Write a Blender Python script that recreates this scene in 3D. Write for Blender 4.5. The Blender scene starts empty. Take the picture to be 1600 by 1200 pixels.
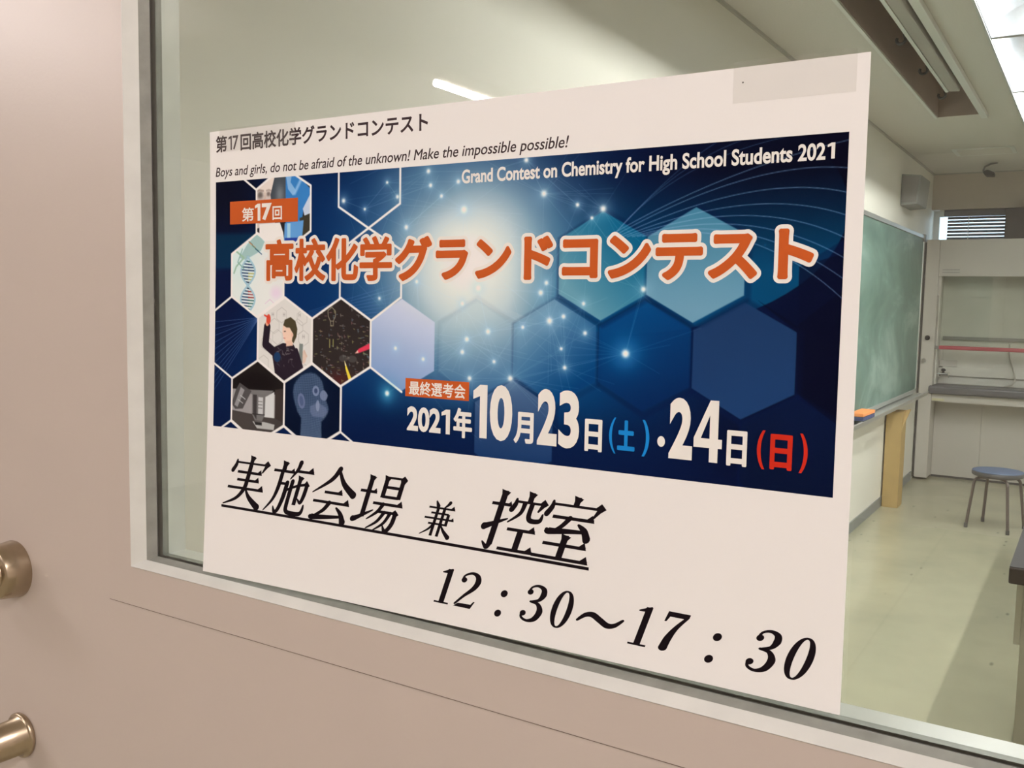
import bpy, bmesh, math, random
import numpy as np
from mathutils import Matrix, Vector

# ------------------------------------------------------------------ camera, world, exposure
SC = bpy.context.scene
COL = SC.collection
EYE = 1.55            # eye height; the glass front is the plane y = 0, the room lies beyond it (+y)
CAM_D = 0.6156
cam_data = bpy.data.cameras.new('camera')
cam_data.sensor_fit = 'HORIZONTAL'; cam_data.sensor_width = 36.0
cam_data.lens = 1470.0 / 1600.0 * 36.0
cam_data.clip_start = 0.02; cam_data.clip_end = 100
cam = bpy.data.objects.new('camera', cam_data); COL.objects.link(cam)
cam.matrix_world = Matrix(((0.84808069, -0.06369551, 0.52602473, 0.0),
                           (0.52952389, 0.06615659, -0.84571139, -CAM_D),
                           (0.01906802, 0.99577416, 0.08983442, EYE),
                           (0, 0, 0, 1)))
SC.camera = cam
wd = bpy.data.worlds.new('daylight'); SC.world = wd; wd.use_nodes = True
bg = wd.node_tree.nodes['Background']
bg.inputs[0].default_value = (0.62, 0.78, 1.0, 1); bg.inputs[1].default_value = 3.0
SC.view_settings.view_transform = 'Standard'; SC.view_settings.look = 'None'
SC.view_settings.gamma = 1.0; SC.view_settings.use_curve_mapping = False
SC.view_settings.exposure = 0.0
HALL_LIGHT = (1.0, 0.905, 0.90); HALL_POWER = 248.0      # fluorescent strips of the hallway
ROOM_LIGHT = (1.0, 0.98, 0.95); ROOM_POWER = 124.0       # recessed louvre lights of the classroom

# ------------------------------------------------------------------ materials
def lin(c):
    c = np.asarray(c, float) / 255.0
    return np.where(c <= 0.04045, c / 12.92, ((c + 0.055) / 1.055) ** 2.4)

def mat(name, rgb, rough=0.5, metal=0.0, noise=0.0, nscale=8.0, bump=0.0, bscale=200.0, spec=0.5,
        emit=None, estr=0.0, coat=0.0):
    m = bpy.data.materials.new(name); m.use_nodes = True
    nt = m.node_tree; b = nt.nodes['Principled BSDF']
    b.inputs['Base Color'].default_value = (*rgb, 1)
    b.inputs['Roughness'].default_value = rough; b.inputs['Metallic'].default_value = metal
    b.inputs['Specular IOR Level'].default_value = spec
    b.inputs['Coat Weight'].default_value = coat
    tc = nt.nodes.new('ShaderNodeTexCoord')
    if noise > 0:
        n = nt.nodes.new('ShaderNodeTexNoise'); n.inputs['Scale'].default_value = nscale; n.inputs['Detail'].default_value = 5
        nt.links.new(tc.outputs['Object'], n.inputs['Vector'])
        r = nt.nodes.new('ShaderNodeMapRange'); r.inputs['From Min'].default_value = .3; r.inputs['From Max'].default_value = .7
        r.inputs['To Min'].default_value = 1 - noise; r.inputs['To Max'].default_value = 1 + noise
        nt.links.new(n.outputs['Fac'], r.inputs['Value'])
        mx = nt.nodes.new('ShaderNodeVectorMath'); mx.operation = 'SCALE'; mx.inputs[0].default_value = rgb
        nt.links.new(r.outputs['Result'], mx.inputs['Scale']); nt.links.new(mx.outputs['Vector'], b.inputs['Base Color'])
    if bump > 0:
        n2 = nt.nodes.new('ShaderNodeTexNoise'); n2.inputs['Scale'].default_value = bscale; n2.inputs['Detail'].default_value = 3
        nt.links.new(tc.outputs['Object'], n2.inputs['Vector'])
        bp = nt.nodes.new('ShaderNodeBump'); bp.inputs['Strength'].default_value = bump; bp.inputs['Distance'].default_value = .002
        nt.links.new(n2.outputs['Fac'], bp.inputs['Height']); nt.links.new(bp.outputs['Normal'], b.inputs['Normal'])
    if emit:
        b.inputs['Emission Color'].default_value = (*emit, 1); b.inputs['Emission Strength'].default_value = estr
    return m

def clear_mat(name, tint, ior=1.45, rough=0.0, milky=0.0):
    """thin clear sheet: tinted see-through mixed with a Fresnel mirror"""
    m = bpy.data.materials.new(name); m.use_nodes = True; nt = m.node_tree
    nt.nodes.clear()
    out = nt.nodes.new('ShaderNodeOutputMaterial'); mix = nt.nodes.new('ShaderNodeMixShader')
    tr = nt.nodes.new('ShaderNodeBsdfTransparent'); gl = nt.nodes.new('ShaderNodeBsdfGlossy'); fr = nt.nodes.new('ShaderNodeFresnel')
    tr.inputs[0].default_value = (*tint, 1); gl.inputs['Roughness'].default_value = rough; 
    ge = nt.nodes.new('ShaderNodeNewGeometry'); io = nt.nodes.new('ShaderNodeMapRange')     # the far face of a thin sheet mirrors like the near one
    io.inputs['To Min'].default_value = ior; io.inputs['To Max'].default_value = 1.0 / ior
    nt.links.new(ge.outputs['Backfacing'], io.inputs['Value']); nt.links.new(io.outputs[0], fr.inputs[0])
    gl.inputs[0].default_value = (1, 1, 1, 1)
    nt.links.new(fr.outputs[0], mix.inputs[0]); nt.links.new(tr.outputs[0], mix.inputs[1]); nt.links.new(gl.outputs[0], mix.inputs[2])
    last = mix
    if milky > 0:
        df = nt.nodes.new('ShaderNodeBsdfDiffuse'); df.inputs[0].default_value = (.8, .8, .78, 1)
        mix2 = nt.nodes.new('ShaderNodeMixShader'); mix2.inputs[0].default_value = milky
        nt.links.new(mix.outputs[0], mix2.inputs[1]); nt.links.new(df.outputs[0], mix2.inputs[2]); last = mix2
    nt.links.new(last.outputs[0], out.inputs[0])
    return m

M = dict(
    door=mat('door_paint', (.49, .43, .385), .40, noise=.012, nscale=3, bump=.05, bscale=260),
    bead=mat('bead_paint', (.65, .665, .635), .35, noise=.05, nscale=30),
    gasket=mat('glazing_rubber', (.26, .265, .24), .5, noise=.12, nscale=60),
    dark_line=mat('dark_seal', (.055, .048, .043), .6),
    glass=clear_mat('window_glass', (.955, .975, .955)),
    tape=clear_mat('clear_tape', (.985, .985, .98), 1.4, .10, .02),
    steel=mat('satin_brass_steel', (.43, .355, .26), .27, 1.0, noise=.06, nscale=90),
    chrome=mat('chrome', (.8, .8, .8), .12, 1.0),
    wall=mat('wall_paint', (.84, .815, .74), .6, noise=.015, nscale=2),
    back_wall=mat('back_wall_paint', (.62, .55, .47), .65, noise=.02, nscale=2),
    hall=mat('hall_paint', (.72, .67, .62), .6, noise=.02, nscale=2),
    ceiling=mat('acoustic_ceiling', (.72, .685, .63), .85, noise=.06, nscale=140, bump=.25, bscale=180),
    skirting=mat('grey_skirting', (.24, .25, .24), .5),
    cove=mat('ceiling_edge_strip', (.46, .45, .41), .6),
    slot=mat('recess_brown', (.44, .35, .305), .6, noise=.05, nscale=4),
    white_metal=mat('white_enamel', (.78, .77, .72), .35),
    black=mat('black_plastic', (.02, .02, .022), .4),
    hood=mat('hood_enamel', (.53, .50, .455), .38, noise=.015, nscale=3),
    hood_inner=mat('hood_lining', (.62, .605, .55), .45, noise=.05, nscale=5),
    grey=mat('grey_metal', (.25, .24, .23), .4),
    counter=mat('hood_counter', (.10, .095, .10), .35, noise=.08, nscale=30),
    red=mat('red_bar', (.34, .06, .07), .4),
    alu=mat('aluminium', (.72, .73, .72), .32, .7),
    card=mat('cardboard', (.42, .29, .115), .8, noise=.05, nscale=12),
    card_edge=mat('cardboard_inside', (.50, .37, .17), .8, noise=.05, nscale=12),
    felt=mat('eraser_felt', (.86, .30, .09), .9, bump=.3, bscale=900),
    navy=mat('eraser_navy', (.035, .05, .13), .7),
    stool_blue=mat('stool_vinyl', (.085, .115, .19), .45, noise=.06, nscale=40),
    stool_edge=mat('stool_edge', (.075, .07, .068), .5),
    stool_leg=mat('stool_tube', (.15, .12, .11), .3, .6),
    bench_top=mat('bench_laminate', (.026, .023, .024), .5, spec=.08, noise=.05, nscale=60),
    bench_edge=mat('bench_edge', (.022, .014, .012), .45, spec=.15),
    bench_body=mat('bench_body', (.34, .32, .25), .5, noise=.02, nscale=4),
    bench_pale=mat('bench_pale_edge', (.42, .40, .32), .5),
    speaker=mat('speaker_grey', (.28, .29, .28), .6, noise=.05, nscale=60),
    slat=mat('blind_slat', (.14, .14, .155), .6),
    paper=mat('poster_paper', (.80, .80, .79), .6, spec=.2, noise=.006, nscale=5, bump=.02, bscale=500),
    ink=mat('black_ink', (.008, .005, .007), .7, spec=.04),
    soft_ink=mat('brown_black_ink', (.045, .030, .034), .7, spec=.04),
    orange=mat('orange_ink', (.51, .100, .021), .7, spec=.04),
    white_ink=mat('unprinted_white', (.79, .78, .74), .7, spec=.04),
    cyan_ink=mat('cyan_ink', (.010, .22, .60), .7, spec=.04),
    red_ink=mat('red_ink', (.53, .026, .012), .7, spec=.04),
    grey_ink=mat('grey_ink', (.30, .29, .27), .6),
    tube_hall=mat('hall_strip_diffuser', (.9, .9, .9), .4, emit=HALL_LIGHT, estr=HALL_POWER),
    strip_body=mat('hall_strip_body', (.9, .85, .75), .5),
    tube_room=mat('room_tube', (.9, .9, .9), .4, emit=ROOM_LIGHT, estr=ROOM_POWER),
    reflector=mat('light_reflector', (.78, .81, .86), .22, 1.0),
)

def vinyl():
    m = mat('vinyl_floor', (.57, .545, .385), .16, spec=.5)
    nt = m.node_tree; b = nt.nodes['Principled BSDF']
    tc = nt.nodes.new('ShaderNodeTexCoord')
    n = nt.nodes.new('ShaderNodeTexNoise'); n.inputs['Scale'].default_value = 1.7; n.inputs['Detail'].default_value = 9; n.inputs['Roughness'].default_value = .62
    cr = nt.nodes.new('ShaderNodeValToRGB')
    cr.color_ramp.elements[0].position = .25; cr.color_ramp.elements[0].color = (.345, .325, .235, 1)
    cr.color_ramp.elements[1].position = .75; cr.color_ramp.elements[1].color = (.435, .405, .285, 1)
    # scuffs: small stretched dark flecks
    mp = nt.nodes.new('ShaderNodeMapping'); mp.inputs['Scale'].default_value = (9, 3.2, 1); mp.inputs['Rotation'].default_value = (0, 0, .6)
    v = nt.nodes.new('ShaderNodeTexVoronoi'); v.inputs['Scale'].default_value = 1.0
    ms = nt.nodes.new('ShaderNodeMapRange'); ms.inputs['From Min'].default_value = .03; ms.inputs['From Max'].default_value = .10
    ms.inputs['To Min'].default_value = .55; ms.inputs['To Max'].default_value = 1.0
    # sheet seam every 1.82 m in x
    sx = nt.nodes.new('ShaderNodeSeparateXYZ')
    ad = nt.nodes.new('ShaderNodeMath'); ad.operation = 'ADD'; ad.inputs[1].default_value = .82 + 1.82 * 5
    mo = nt.nodes.new('ShaderNodeMath'); mo.operation = 'MODULO'; mo.inputs[1].default_value = 1.82
    sm = nt.nodes.new('ShaderNodeMapRange'); sm.inputs['From Min'].default_value = .006; sm.inputs['From Max'].default_value = .018
    sm.inputs['To Min'].default_value = .96; sm.inputs['To Max'].default_value = 1.0
    mu = nt.nodes.new('ShaderNodeMath'); mu.operation = 'MULTIPLY'
    sc = nt.nodes.new('ShaderNodeVectorMath'); sc.operation = 'SCALE'
    L = nt.links.new
    L(tc.outputs['Object'], n.inputs['Vector']); L(n.outputs['Fac'], cr.inputs['Fac'])
    L(tc.outputs['Object'], mp.inputs['Vector']); L(mp.outputs[0], v.inputs['Vector']); L(v.outputs['Distance'], ms.inputs['Value'])
    L(tc.outputs['Object'], sx.inputs[0]); L(sx.outputs['X'], ad.inputs[0]); L(ad.outputs[0], mo.inputs[0]); L(mo.outputs[0], sm.inputs['Value'])
    L(ms.outputs[0], mu.inputs[0]); L(sm.outputs[0], mu.inputs[1])
    L(cr.outputs['Color'], sc.inputs[0]); L(mu.outputs[0], sc.inputs['Scale']); L(sc.outputs['Vector'], b.inputs['Base Color'])
    rr = nt.nodes.new('ShaderNodeMapRange'); rr.inputs['To Min'].default_value = .14; rr.inputs['To Max'].default_value = .32
    L(n.outputs['Fac'], rr.inputs['Value']); L(rr.outputs[0], b.inputs['Roughness'])
    return m
M['floor'] = vinyl()

def chalkboard():
    m = mat('chalkboard_green', (.10, .17, .145), .45)
    nt = m.node_tree; b = nt.nodes['Principled BSDF']; L = nt.links.new
    tc = nt.nodes.new('ShaderNodeTexCoord')
    mp = nt.nodes.new('ShaderNodeMapping'); mp.inputs['Scale'].default_value = (1, .42, .8); mp.inputs['Rotation'].default_value = (.2, 0, 0)
    n1 = nt.nodes.new('ShaderNodeTexNoise'); n1.inputs['Scale'].default_value = 2.6; n1.inputs['Detail'].default_value = 7
    n1.inputs['Roughness'].default_value = .6; n1.inputs['Distortion'].default_value = .55
    cr = nt.nodes.new('ShaderNodeValToRGB')
    e = cr.color_ramp.elements
    e[0].position = .34; e[0].color = (.080, .150, .122, 1)
    e[1].position = .66; e[1].color = (.31, .43, .38, 1)
    k = cr.color_ramp.elements.new(.52); k.color = (.15, .245, .21, 1)
    L(tc.outputs['Object'], mp.inputs['Vector']); L(mp.outputs[0], n1.inputs['Vector']); L(n1.outputs['Fac'], cr.inputs['Fac'])
    L(cr.outputs['Color'], b.inputs['Base Color'])
    return m
M['chalk'] = chalkboard()

# ------------------------------------------------------------------ mesh helpers
class MB:
    def __init__(s): s.v = []; s.f = []; s.mi = []; s.sm = []
    def add(s, vs, fs, mi=0, smooth=False):
        o = len(s.v); s.v += [tuple(map(float, p)) for p in vs]
        for f in fs: s.f.append([i + o for i in f]); s.mi.append(mi); s.sm.append(smooth)
        return s
    def box(s, x0, x1, y0, y1, z0, z1, mi=0):
        vs = [(x, y, z) for z in (z0, z1) for y in (y0, y1) for x in (x0, x1)]
        return s.add(vs, [(0, 2, 3, 1), (4, 5, 7, 6), (0, 1, 5, 4), (2, 6, 7, 3), (0, 4, 6, 2), (1, 3, 7, 5)], mi)
    def quad(s, a, b, c, d, mi=0): return s.add([a, b, c, d], [(0, 1, 2, 3)], mi)
    def prism(s, prof, axis, t0, t1, mi=0):
        """closed profile (list of 2D points) extruded along an axis; 2D order = remaining axes"""
        n = len(prof)
        def p3(p, t): return {'x': (t, p[0], p[1]), 'y': (p[0], t, p[1]), 'z': (p[0], p[1], t)}[axis]
        vs = [p3(p, t0) for p in prof] + [p3(p, t1) for p in prof]
        fs = [tuple(range(n))[::-1], tuple(range(n, 2 * n))] + [(i, (i + 1) % n, n + (i + 1) % n, n + i) for i in range(n)]
        return s.add(vs, fs, mi)
    def lathe(s, c, d, prof, n=40, mi=0, smooth=True):
        """prof: (distance along axis d, radius)"""
        d = Vector(d).normalized(); a = d.orthogonal().normalized(); b = d.cross(a); c = Vector(c)
        vs = []
        for t, r in prof:
            for k in range(n):
                an = 2 * math.pi * k / n; vs.append(c + d * t + (a * math.cos(an) + b * math.sin(an)) * r)
        fs = [(i * n + k, i * n + (k + 1) % n, (i + 1) * n + (k + 1) % n, (i + 1) * n + k) for i in range(len(prof) - 1) for k in range(n)]
        s.add(vs, fs, mi, smooth)
        s.add(vs[:n], [tuple(range(n))[::-1]], mi); s.add(vs[-n:], [tuple(range(n))], mi)
        return s
    def tube(s, pts, r, n=14, mi=0):
        pts = [Vector(p) for p in pts]; rings = []; up = None
        for i, p in enumerate(pts):
            t = ((pts[min(i + 1, len(pts) - 1)] - pts[max(i - 1, 0)])).normalized()
            if up is None: up = t.orthogonal().normalized()
            up = (up - t * up.dot(t)).normalized(); bb = t.cross(up)
            rr = r[i] if isinstance(r, (list, tuple)) else r
            rings.append([p + (up * math.cos(2 * math.pi * k / n) + bb * math.sin(2 * math.pi * k / n)) * rr for k in range(n)])
        vs = [q for g in rings for q in g]
        fs = [(i * n + k, i * n + (k + 1) % n, (i + 1) * n + (k + 1) % n, (i + 1) * n + k) for i in range(len(pts) - 1) for k in range(n)]
        s.add(vs, fs, mi, True); s.add(rings[0], [tuple(range(n))[::-1]], mi); s.add(rings[-1], [tuple(range(n))], mi)
        return s

WLOC = {}
def put(name, vs, fs, mats, parent=None, mi=None, sm=None, bevel=0.0, origin=None):
    vs = np.asarray(vs, float)
    if origin is None:
        lo, hi = vs.min(0), vs.max(0); origin = ((lo[0] + hi[0]) / 2, (lo[1] + hi[1]) / 2, lo[2])
    origin = np.asarray(origin, float)
    me = bpy.data.meshes.new(name); me.from_pydata((vs - origin).tolist(), [], fs)
    for m in (mats if isinstance(mats, (list, tuple)) else [mats]): me.materials.append(m)
    if mi is not None: me.polygons.foreach_set('material_index', mi)
    if sm is not None: me.polygons.foreach_set('use_smooth', sm)
    me.update()
    o = bpy.data.objects.new(name, me); COL.objects.link(o)
    if parent is not None:
        o.parent = parent; o.location = Vector(origin) - WLOC[parent.name]
    else: o.location = origin
    WLOC[o.name] = Vector(origin)
    if bevel > 0:
        b = o.modifiers.new('bevel', 'BEVEL'); b.width = bevel; b.segments = 3; b.limit_method = 'ANGLE'; b.harden_normals = False
    return o
def mk(name, mb, mats, parent=None, bevel=0.0, origin=None):
    return put(name, mb.v, mb.f, mats, parent, mb.mi, mb.sm, bevel, origin)
def thing(name, loc, label, cat, group=None):
    o = bpy.data.objects.new(name, None); COL.objects.link(o); o.location = loc; o.empty_display_size = .05
    WLOC[o.name] = Vector(loc); return tag(o, label, cat, group)
def tag(o, label, cat, group=None):
    o['label'] = label; o['category'] = cat
    if group: o['group'] = group
    return o
def struct(o, label=None, cat=None):
    o['kind'] = 'structure'
    if label: o['label'] = label
    if cat: o['category'] = cat
    return o
def copy_tree(o, delta, parent=None):
    c = o.copy(); COL.objects.link(c)
    if parent is None: c.location = Vector(o.location) + Vector(delta)
    else: c.parent = parent
    for ch in list(o.children): copy_tree(ch, delta, c)
    return c
def plate(z0, z1, x0, x1, y0, y1, holes, mb=None, mi=0, axis='z'):
    """slab with rectangular holes; in-plane axes a,b (x,y for axis z; x,z for axis y)"""
    mb = mb or MB()
    xs = sorted({x0, x1} | {min(max(h[i], x0), x1) for h in holes for i in (0, 1)}); ys = sorted({y0, y1} | {min(max(h[i], y0), y1) for h in holes for i in (2, 3)})
    solid = lambda i, j: 0 <= i < len(xs) - 1 and 0 <= j < len(ys) - 1 and not any(h[0] < (xs[i] + xs[i + 1]) / 2 < h[1] and h[2] < (ys[j] + ys[j + 1]) / 2 < h[3] for h in holes)
    P3 = (lambda a, b, t: (a, b, t)) if axis == 'z' else (lambda a, b, t: (a, t, b)) if axis == 'y' else (lambda a, b, t: (t, a, b))
    for i in range(len(xs) - 1):
        for j in range(len(ys) - 1):
            if not solid(i, j): continue
            a0, a1, b0, b1 = xs[i], xs[i + 1], ys[j], ys[j + 1]
            mb.quad(P3(a0, b0, z0), P3(a0, b1, z0), P3(a1, b1, z0), P3(a1, b0, z0), mi)
            mb.quad(P3(a0, b0, z1), P3(a1, b0, z1), P3(a1, b1, z1), P3(a0, b1, z1), mi)
            if not solid(i - 1, j): mb.quad(P3(a0, b0, z0), P3(a0, b0, z1), P3(a0, b1, z1), P3(a0, b1, z0), mi)
            if not solid(i + 1, j): mb.quad(P3(a1, b0, z0), P3(a1, b1, z0), P3(a1, b1, z1), P3(a1, b0, z1), mi)
            if not solid(i, j - 1): mb.quad(P3(a0, b0, z0), P3(a1, b0, z0), P3(a1, b0, z1), P3(a0, b0, z1), mi)
            if not solid(i, j + 1): mb.quad(P3(a0, b1, z0), P3(a0, b1, z1), P3(a1, b1, z1), P3(a1, b1, z0), mi)
    return mb

# ------------------------------------------------------------------ the room shell
XL, XR, YB, ZC = -1.365, 4.2, 8.75, 2.75         # classroom
HX0, HX1, HY0, HZ = -6.2, 3.2, -6.5, 2.60        # hallway
DY = -0.016                                       # door face
struct(mk('floor', MB().box(HX0, XR, HY0, YB + .35, -.12, 0), M['floor'], origin=(0, 0, 0)))
LX0, LX1 = -.50, -.05; ROW_B = .86                              # louvre lights
light_y = [1.72 + 1.235 * k for k in range(4)]    # start of each light
slot = (-.957, -.705, 1.2, 5.98)
holes = [slot] + [(LX0 + d, LX1 + d, y, y + 1.234) for y in light_y for d in (0, ROW_B)] + [(LX0 + 2.4, LX1 + 2.4, y, y + 1.234) for y in light_y[2:]]
struct(mk('ceiling', plate(ZC, ZC + .04, XL - .1, XR, .03, YB + .02, holes), M['ceiling']))
struct(mk('ceiling_hall', MB().box(HX0, HX1, HY0, -.02, HZ, HZ + .05), M['ceiling']))
struct(mk('wall_left', MB().box(XL - .1, XL, .03, YB + .35, 0, ZC), M['wall']))
struct(mk('wall_right', MB().box(XR, XR + .1, .03, YB + .35, 0, ZC), M['wall']))
WX1, WZ0, WZ1 = 3.2, 2.02, 2.43
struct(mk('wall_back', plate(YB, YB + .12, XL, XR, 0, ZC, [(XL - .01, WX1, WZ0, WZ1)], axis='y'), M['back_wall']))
DX0, DX1, DZ1 = -1.13, .46, 2.10
struct(mk('wall_front', plate(-.03, .05, HX0, XR, 0, ZC + .1, [(DX0 - .003, DX1 + .003, -.01, DZ1 + .003)], axis='y'), M['hall']))
struct(mk('wall_hall_left', MB().box(HX0 - .1, HX0, HY0, -.02, 0, HZ), M['hall']))
struct(mk('wall_hall_right', MB().box(HX1, HX1 + .1, HY0, -.02, 0, HZ), M['hall']))
struct(mk('wall_hall_back', MB().box(HX0, HX1, HY0 - .1, HY0, 0, HZ), M['hall']))
struct(mk('baseboard_left', MB().box(XL, XL + .008, .05, 8.40, 0, .075), M['skirting']))
struct(mk('trim_1', MB().box(XL, XL + .014, .05, YB, ZC - .012, ZC), M['cove']))
struct(mk('trim_2', MB().box(XL, XR, YB - .012, YB, ZC - .010, ZC), M['cove']))

# ceiling recess (long brown trough with a rail light and hooks inside)
mb = MB()
sx0, sx1, sy0, sy1 = slot
mb.box(sx0 - .012, sx0, sy0, sy1, ZC + .041, ZC + .30, 0); mb.box(sx1, sx1 + .012, sy0, sy1, ZC + .041, ZC + .30, 0)
mb.box(sx0 - .012, sx1 + .012, sy1, sy1 + .012, ZC + .041, ZC + .30, 0); mb.box(sx0 - .012, sx1 + .012, sy0 - .012, sy0, ZC + .041, ZC + .30, 0)
mb.box(sx0 - .012, sx1 + .012, sy0 - .012, sy1 + .012, ZC + .30, ZC + .312, 0)
mb.box(sx0, sx0 + .002, sy0, sy1, ZC + .001, ZC + .045, 0)
mb.box(sx1 - .002, sx1, sy0, sy1, ZC + .001, ZC + .045, 0); mb.box(sx0, sx1, sy1 - .002, sy1, ZC + .001, ZC + .045, 0)
rec = struct(mk('trim_3', mb, M['slot']), 'brown lined recess in the ceiling')
mb = MB(); mb.box(sx0 - .018, sx0, sy0, sy1, ZC - .008, ZC, 0); mb.box(sx1 - .001, sx1 + .036, sy0, sy1 + .001, ZC - .028, ZC, 0)
mk('recess_frame', mb, M['white_metal'], rec, bevel=.002)
rail = thing('rail_light', (-.75, 3.2, ZC - .04), 'long pale unlit board light hanging in the brown ceiling recess', 'light')
mb = MB(); mb.prism([(-.775, ZC - .035), (-.722, ZC - .038), (-.715, ZC + .10), (-.768, ZC + .10)], 'y', 1.4, 5.06)
mk('housing', mb, mat('grey_enamel', (.40, .37, .33), .5), rail, bevel=.004)
mb = MB(); mb.box(-.792, -.776, 1.4, 5.055, ZC - .038, ZC - .004)
mk('lip', mb, M['white_metal'], rail)
mb = MB(); mb.box(-.802, -.791, 1.4, 5.10, ZC - .020, ZC + .02)
mk('dark_rail', mb, M['black'], rail)
for y in (3.0, 4.6): mk('hanger', MB().box(-.76, -.73, y, y + .06, ZC + .10, ZC + .30), M['grey'], rail)
for i, (y, lab) in enumerate(((3.88, 'dark hook on the ceiling rail, nearest the poster'), (4.50, 'dark open hook on the ceiling rail, the middle one of three'), (5.135, 'dark hook at the far end of the ceiling rail'))):
    pts = [(-.808, y, ZC - .01)] + [(-.802 - .018 + .018 * math.cos(a), y, ZC - .034 - .018 * math.sin(a)) for a in np.linspace(0, math.pi * 1.15, 10)]
    tag(mk('hook', MB().tube(pts, .007, 10), M['black']), lab, 'hook', 'hooks on the ceiling rail')

# recessed louvre lights
def make_light(y0):
    t = thing('ceiling_light', ((LX0 + LX1) / 2, y0 + .6, ZC), 'recessed ceiling light', 'ceiling light', 'recessed lights in two rows')
    x0, x1, y1 = LX0 + .004, LX1 - .004, y0 + 1.230; ya = y0 + .004; zt = ZC + .15
    mb = MB(); mb.box(x0, x1, ya, y1, zt, zt + .01)
    mb.box(x0, x0 + .004, ya, y1, ZC + .002, zt); mb.box(x1 - .004, x1, ya, y1, ZC + .002, zt)
    mb.box(x0, x1, ya, ya + .004, ZC + .002, zt); mb.box(x0, x1, y1 - .004, y1, ZC + .002, zt)
    mk('housing', mb, M['reflector'], t)
    # curved reflectors along both long sides and between the tubes
    nseg = 10
    for xa, sgn in ((x0 + .004, 1), (x1 - .004, -1)):
        pr = [(xa + sgn * .19 * (1 - math.cos(a)), ZC + .004 + .14 * math.sin(a)) for a in np.linspace(0, math.pi / 2, nseg)]
        vs = [(p[0], yy, p[1]) for p in pr for yy in (ya + .005, y1 - .005)]
        mk('reflector', MB().add(vs, [(2 * k, 2 * k + 1, 2 * k + 3, 2 * k + 2) for k in range(nseg - 1)], 0, True), M['reflector'], t)
    for xc in ((LX0 + LX1) / 2,):
        mk('tube', MB().tube([(xc, ya + .02, ZC + .10), (xc, y1 - .02, ZC + .10)], .016, 16), M['tube_room'], t)
    for b in (ya + .004, y1 - .016):
        mk('cross_blade', MB().box(x0 + .005, x1 - .005, b, b + .012, ZC + .003, ZC + .075), M['reflector'], t)
    for xe in (LX0 - .006, LX1 - .004):
        mk('side_frame', MB().box(xe, xe + .010, y0, y0 + 1.234, ZC - .004, ZC), M['alu'], t)
    return t
lt = make_light(light_y[0])
labs = ['recessed ceiling light nearest the glass in the row beside the brown recess',
        'recessed bright ceiling light at the top right corner of the photo', 'bright recessed ceiling light just below the top right corner of the photo',
        'recessed ceiling light lowest at the right edge, level with the brown recess end']
ords = ['first', 'second', 'third', 'fourth']
lt['label'] = labs[0]
more = [(j, k) for k in range(4) for j in (0, ROW_B) if (j, k) != (0, 0)] + [(2.4, 2), (2.4, 3)]  # last two: unseen lights added as fill for the far room
for j, k in more:
    c = copy_tree(lt, (j, 1.235 * k, 0))
    c['label'] = labs[k] if j == 0 else ords[k] + ' recessed light from the glass, in the row ' + ('over the bench edge' if j < 1 else 'added as unseen fill at right')

# hallway strip lights (behind the viewer; one is mirrored in the glass)
def make_strip(x, y0, y1, label):
    t = thing('strip_light', (x, (y0 + y1) / 2, HZ), label, 'ceiling light', 'hallway strip lights')
    mk('body', MB().prism([(x - .085, HZ - .004), (x + .085, HZ - .004), (x + .03, HZ - .035), (x - .03, HZ - .035)], 'y', y0, y1), M['strip_body'], t)
    mk('diffuser', MB().tube([(x, y0 + .02, HZ - .055), (x, y1 - .02, HZ - .052)], .0165, 16), M['tube_hall'], t)
    return t
make_strip(-2.70, -4.25, -2.98, 'hallway strip light mirrored in the glass')
make_strip(-3.30, -1.85, -1.05, 'hallway strip light nearest the door handle')
make_strip(.75, -2.35, -1.10, 'hallway strip light to the right of the door')
make_strip(.75, -4.75, -3.50, 'hallway strip light behind and right of the viewer')

# vent, ceiling device
t = thing('ceiling_vent', (-.83, 7.5, ZC), 'long rectangular vent grille set in the far ceiling', 'vent')
vx0, vx1, vy0, vy1 = -1.045, -.62, 7.33, 7.68
mb = MB(); mb.box(vx0, vx1, vy0, vy0 + .03, ZC - .008, ZC); mb.box(vx0, vx1, vy1 - .03, vy1, ZC - .008, ZC)
mb.box(vx0, vx0 + .03, vy0 + .03, vy1 - .03, ZC - .008, ZC); mb.box(vx1 - .03, vx1, vy0 + .03, vy1 - .03, ZC - .008, ZC)
mk('frame', mb, M['white_metal'], t)
mb = MB()
for k in range(8):
    yy = vy0 + .04 + k * .036
    mb.quad((vx0 + .03, yy, ZC - .001), (vx1 - .03, yy, ZC - .001), (vx1 - .03, yy + .026, ZC - .009), (vx0 + .03, yy + .026, ZC - .009))
mk('louvre', mb, M['ceiling'], t)
t = thing('ceiling_camera', (-.86, 8.2, ZC), 'small dark device on a curved bracket under the far ceiling', 'camera')
mk('bracket', MB().tube([(-.80, 8.2, ZC), (-.85, 8.2, ZC - .008), (-.895, 8.2, ZC - .03), (-.905, 8.2, ZC - .06), (-.885, 8.2, ZC - .085)], .008, 10), M['grey'], t)
mk('head', MB().prism([(-.905, ZC - .075), (-.87, ZC - .06), (-.815, ZC - .085), (-.82, ZC - .112), (-.885, ZC - .108)], 'y', 8.14, 8.26), M['stool_edge'], t, bevel=.008)

# wall speaker
t = thing('wall_speaker', (-1.29, 7.35, 2.32), 'grey box loudspeaker high on the wall above the blackboard', 'speaker')
mk('cabinet', MB().prism([(XL, 2.565), (-1.222, 2.55), (-1.24, 2.335), (XL, 2.325)], 'y', 7.19, 7.62), M['speaker'], t, bevel=.006)
mk('grille', MB().prism([(-1.352, 2.55), (-1.238, 2.538), (-1.252, 2.35), (-1.352, 2.345)], 'y', 7.183, 7.189), M['grey'], t)

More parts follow.
